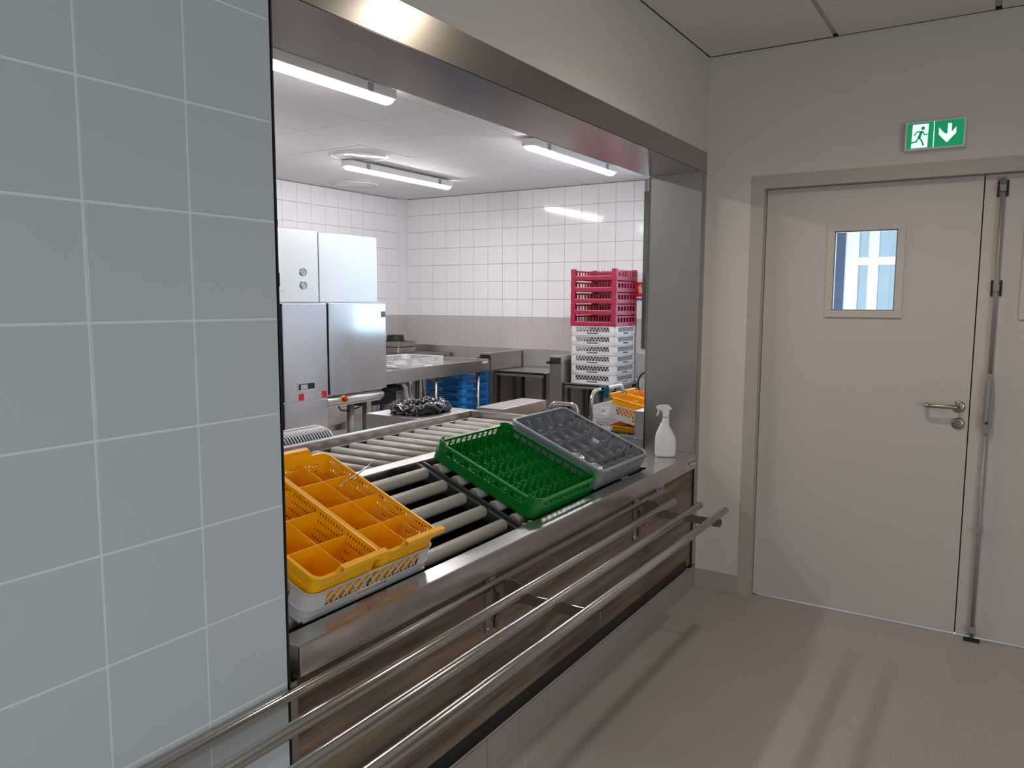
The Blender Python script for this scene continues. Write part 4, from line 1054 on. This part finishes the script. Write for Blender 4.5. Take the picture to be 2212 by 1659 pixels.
# ------------------------------------------------------------------ bin station, side box
bs = thing('waste_station', 'steel waste cabinet top behind the level conveyor, holding a bin liner', 'cabinet', (3.47, 2.83, 0))
MB().box((-0.232, -0.180, 0.80), (0.235, 0.20, 0.8865)).build('top', 'steel_top', bs, bevel=0.002)
MB().box((-0.20, -0.165, 0.10), (0.22, 0.18, 0.80)).build('cabinet_body', 'steel', bs)
for x in (-0.17, 0.19):
    for y in (-0.14, 0.15): MB().tube([(x, y, 0), (x, y, 0.10)], 0.015, 10).build('foot', 'black', bs)
def bag():
    n, m = 180, 26; vs = []; fs = []; rnd = random.Random(3)
    ph = [rnd.uniform(0, 6.28) for _ in range(12)]
    for i in range(n):
        a = 2*PI*i/n
        R_ = 0.128+0.006*math.sin(2*a+ph[0])+0.004*math.sin(9*a+ph[1])
        rr = 0.033+0.004*math.sin(3*a+ph[2])+0.003*math.sin(8*a+ph[3])
        for k in range(m):
            b_ = 2*PI*k/m
            q = rr*(0.92+0.27*abs(math.sin(6.5*a+1.5*b_+ph[4]+0.9*math.sin(2*b_+3*a)))-0.20*abs(math.sin(9.5*a-2*b_+ph[5]+1.2*math.sin(5*a)))+0.16*abs(math.sin(17*a+2.5*b_+ph[7]))*math.cos(b_+ph[8])+0.05*rnd.uniform(-1, 1))
            x = (R_+q*math.cos(b_)*1.2)*math.cos(a); y = (R_+q*math.cos(b_)*1.2)*math.sin(a)
            z = max(0.0015, 0.026+q*math.sin(b_)+0.006*math.sin(3*a+ph[6]))
            vs.append((x, y, z))
    for i in range(n):
        for k in range(m): fs.append((i*m+k, ((i+1)%n)*m+k, ((i+1)%n)*m+(k+1)%m, i*m+(k+1)%m))
    o = MB().add(vs, fs, True).build('bin_liner', 'bag', None, (3.485, 2.835, 0.8868))
    o.scale = (1.12, 1.0, 1.0)
    tag(o, 'black bin liner folded out in a ring on the waste cabinet', 'bag')
bag()
sbx = thing('conveyor_end_box', 'pale steel box standing past the end of the level conveyor', 'box', (3.96, 2.50, 0))
MB().box((-0.255, -0.085, 0.84), (0.255, 0.095, 0.903)).build('lid', 'steel_top', sbx, bevel=0.002)
MB().lathe([(0.0001, -0.003), (0.006, -0.003), (0.006, 0.0)], (0.20, -0.0855, 0.885), 10, 'y').build('screw', 'tube', sbx)
MB().box((-0.23, -0.065, 0.0), (0.23, 0.075, 0.84)).build('pedestal', 'steel', sbx)

# ------------------------------------------------------------------ trolley pile at the far end
tl = thing('rack_trolley', 'steel platform trolley with looped tube handles carrying racks', 'trolley', (4.95, 2.15, 0), (0,0,0))
MB().box((-0.40, -0.42, 0.16), (0.80, 0.50, 0.19)).build('platform', 'steel', tl)
for x in (-0.33, 0.55):
    for y in (-0.34, 0.34): MB().lathe([(0.0001, -0.015), (0.055, -0.015), (0.06, 0), (0.055, 0.015), (0.0001, 0.015)], (x, y, 0.0605), 18, 'y').build('castor', 'black', tl); MB().box((x-0.02, y-0.02, 0.10), (x+0.02, y+0.02, 0.16)).build('fork', 'galv', tl)
def loop(x, ya, yb, zt, rc, r, name):
    pts = [(x, ya, 0.19)]
    for k in range(0, 9):
        a = PI/2*k/8; pts.append((x, ya-rc*(1-math.cos(a))*1.0, zt-rc+rc*math.sin(a)))
    for k in range(0, 9):
        a = PI/2*k/8; pts.append((x, yb+rc-rc*math.sin(a), zt-rc+rc*math.cos(a)))
    pts.append((x, yb, 0.19))
    return MB().tube(pts, r, 14).build(name, 'tube', tl)
def loop_x(y, xa, xb, zt, rc, r, name):
    pts = [(xa, y, 0.19)]
    for k in range(0, 9):
        a = PI/2*k/8; pts.append((xa+rc*(1-math.cos(a)), y, zt-rc+rc*math.sin(a)))
    for k in range(0, 9):
        a = PI/2*k/8; pts.append((xb-rc+rc*math.sin(a), y, zt-rc+rc*math.cos(a)))
    pts.append((xb, y, 0.19))
    return MB().tube(pts, r, 14).build(name, 'tube', tl)
loop_x(0.128, -0.375, 0.135, 0.932, 0.075, 0.0125, 'handle')
def tpt(x, y, z): return (x, y, z)
h2pts = [(-0.375, 0.44, 0.19), (-0.375, 0.44, 0.78)]
for k in range(0, 9):
    a = PI/2*k/8; h2pts.append((-0.375, 0.44-0.05*(1-math.cos(a)), 0.78+0.055*math.sin(a)))
for k in range(0, 9):
    a = PI/2*k/8; h2pts.append((-0.375, 0.28-0.05*math.sin(a), 0.835-0.055*(1-math.cos(a))))
h2pts.append((-0.375, 0.23, 0.19))
MB().tube(h2pts, 0.0125, 14).build('handle', 'tube', tl)
# cloth over the handle
n, m = 16, 22; vs = []; fs = []
for i in range(n):
    u = i/(n-1)
    for k in range(m):
        t = k/(m-1); s_ = (t-0.42)*0.20
        if abs(s_) < 0.02: px, pz = s_, 0.016*math.cos(s_/0.02*1.3)
        else: px, pz = math.copysign(0.020, s_)+0.006*math.sin(9*u+3)*(abs(s_)-0.02)*12, 0.004-(abs(s_)-0.02)
        w_ = 0.085*(1-0.25*max(0, abs(s_)-0.02)/0.08)
        vs.append((px-0.004*math.sin(u*22+s_*30), (u-0.5)*w_+0.004*math.sin(t*14), pz+0.003*math.sin(u*19)))
for i in range(n-1):
    for k in range(m-1): fs.append((i*m+k, (i+1)*m+k, (i+1)*m+k+1, i*m+k+1))
cl = MB().add(vs, fs, True).build('cleaning_cloth', 'cloth', None, (4.755, 2.278, 0.9325), solid=0.003)
cl.rotation_euler = (0, 0, PI/2)
tag(cl, 'teal blue cleaning cloth draped over the trolley handle', 'cloth')
# racks on the trolley
tx = 4.64
gk = None
for k in range(4):
    lbl = ['lowest grey rack on the trolley platform', 'second grey rack up from the trolley platform', 'third grey rack up from the trolley platform', 'topmost grey rack on the trolley, beneath the yellow basket'][k]
    if gk is None: gk = glass_rack(lbl, (tx, 1.735, 0.1915), (0,0,0))
    else: gk = copy_tree(gk, (tx, 1.735, 0.1915+0.116*k), (0,0,0), lbl)
    gk['group'] = 'racks on the trolley'; gk.scale = (1, 0.98, 1.15)
yz = 0.660
lo = copy_tree(bk, (tx+0.02, 1.965, yz), (0, 0, 0), 'lower yellow cutlery basket on the trolley, inside the grey rack')
lo.scale = (1.5, 0.43, 0.34)
wr1 = copy_tree(wr0, (tx-0.01, 1.712, yz+0.004), (math.radians(11), 0, 0), 'white lattice rack tilted on the trolley under a yellow basket'); 
yb_ = copy_tree(bk, (tx+0.005, 1.735, yz+0.024), (math.radians(11), 0, 0), 'upper yellow cutlery basket on the trolley, in the tilted white rack')
yb_.scale = (0.98, 0.94, 1)
yb2 = copy_tree(bk, (tx+0.248, 1.735, yz+0.024), (math.radians(11), 0, 0), 'rear yellow cutlery basket on the trolley, in the tilted white rack')
yb2.scale = (0.98, 0.94, 1)
# white pegged rack column behind
pr = lattice_rack('peg_rack', 'white_pl', 'x', 0.09, (5.20, 2.12, 0.1915), (0,0,0), 'white peg racks on the trolley', split=0.45, pitch=0.026, pegs=0.07)
pr['label'] = 'lowest white peg rack at the back of the trolley'
for k in range(1, 6):
    copy_tree(pr, (5.20, 2.12, 0.1915+0.0908*k), (0,0,0), ['', 'second white peg rack up at the back of the trolley', 'third white peg rack up at the back of the trolley', 'third white peg rack down at the back of the trolley', 'second white peg rack down at the back of the trolley', 'topmost white peg rack at the back of the trolley'][k])
# steel pot edge beside the jamb
po = thing('steel_container', 'small steel container on a stand beside the far hatch jamb', 'container', (4.46, 1.742, 0))
mb = MB(); shell(mb, 0.16, 0.13, 0.01, [(0.69, 0.004), (0.855, 0.0)], [0, 1], [0, 1], lambda s, i, l: False, nc=2); mb.build('body', 'steel_hood', po, solid=0.002, loc=(-0.12, 0.0, 0))
MB().box((-0.12, 0.0, 0.69), (0.04, 0.13, 0.695)).build('bottom', 'steel_hood', po)
MB().box((-0.122, -0.002, 0.853), (0.042, 0.132, 0.862)).build('lid', 'steel_hood', po)
MB().box((-0.08, 0.02, 0.0), (0.0, 0.10, 0.69)).build('post', 'steel', po)

# notice on the far wall, hose, rack
nt_ = thing('wall_notice', 'small red safety notice on the white tiles beside the rack stack', 'sign', (KX-0.001, 3.205, 1.62))
bd = MB().box((-0.004, -0.075, -0.098), (0, 0.055, 0.098)).build('board', 'label_w', nt_)
MB().box((-0.0048, -0.05, -0.055), (-0.004, 0.05, 0.092)).build('print', 'red', bd)
MB().box((-0.0048, -0.05, -0.092), (-0.004, 0.05, -0.066)).build('print', 'label_b', bd)
for a in range(3): MB().beam((-0.0054, -0.040+0.014*a, -0.02), (-0.0054, -0.020+0.014*a, 0.07-0.012*a), 0.007, 0.001, (1,0,0)).build('print', 'label_w', bd)
MB().box((-0.0054, 0.025, 0.02), (-0.0048, 0.045, 0.08)).build('print', 'label_w', bd)
hs = MB().tube([(7.40, 3.055+0.10*math.cos(a), 0.68+0.12*math.sin(a)) for a in [-1.5+k*3.0/16 for k in range(17)]], 0.008, 10)
o = hs.build('rubber_hose', 'black'); tag(o, 'black rubber hose looped on the far wall beside the hatch jamb', 'hose')
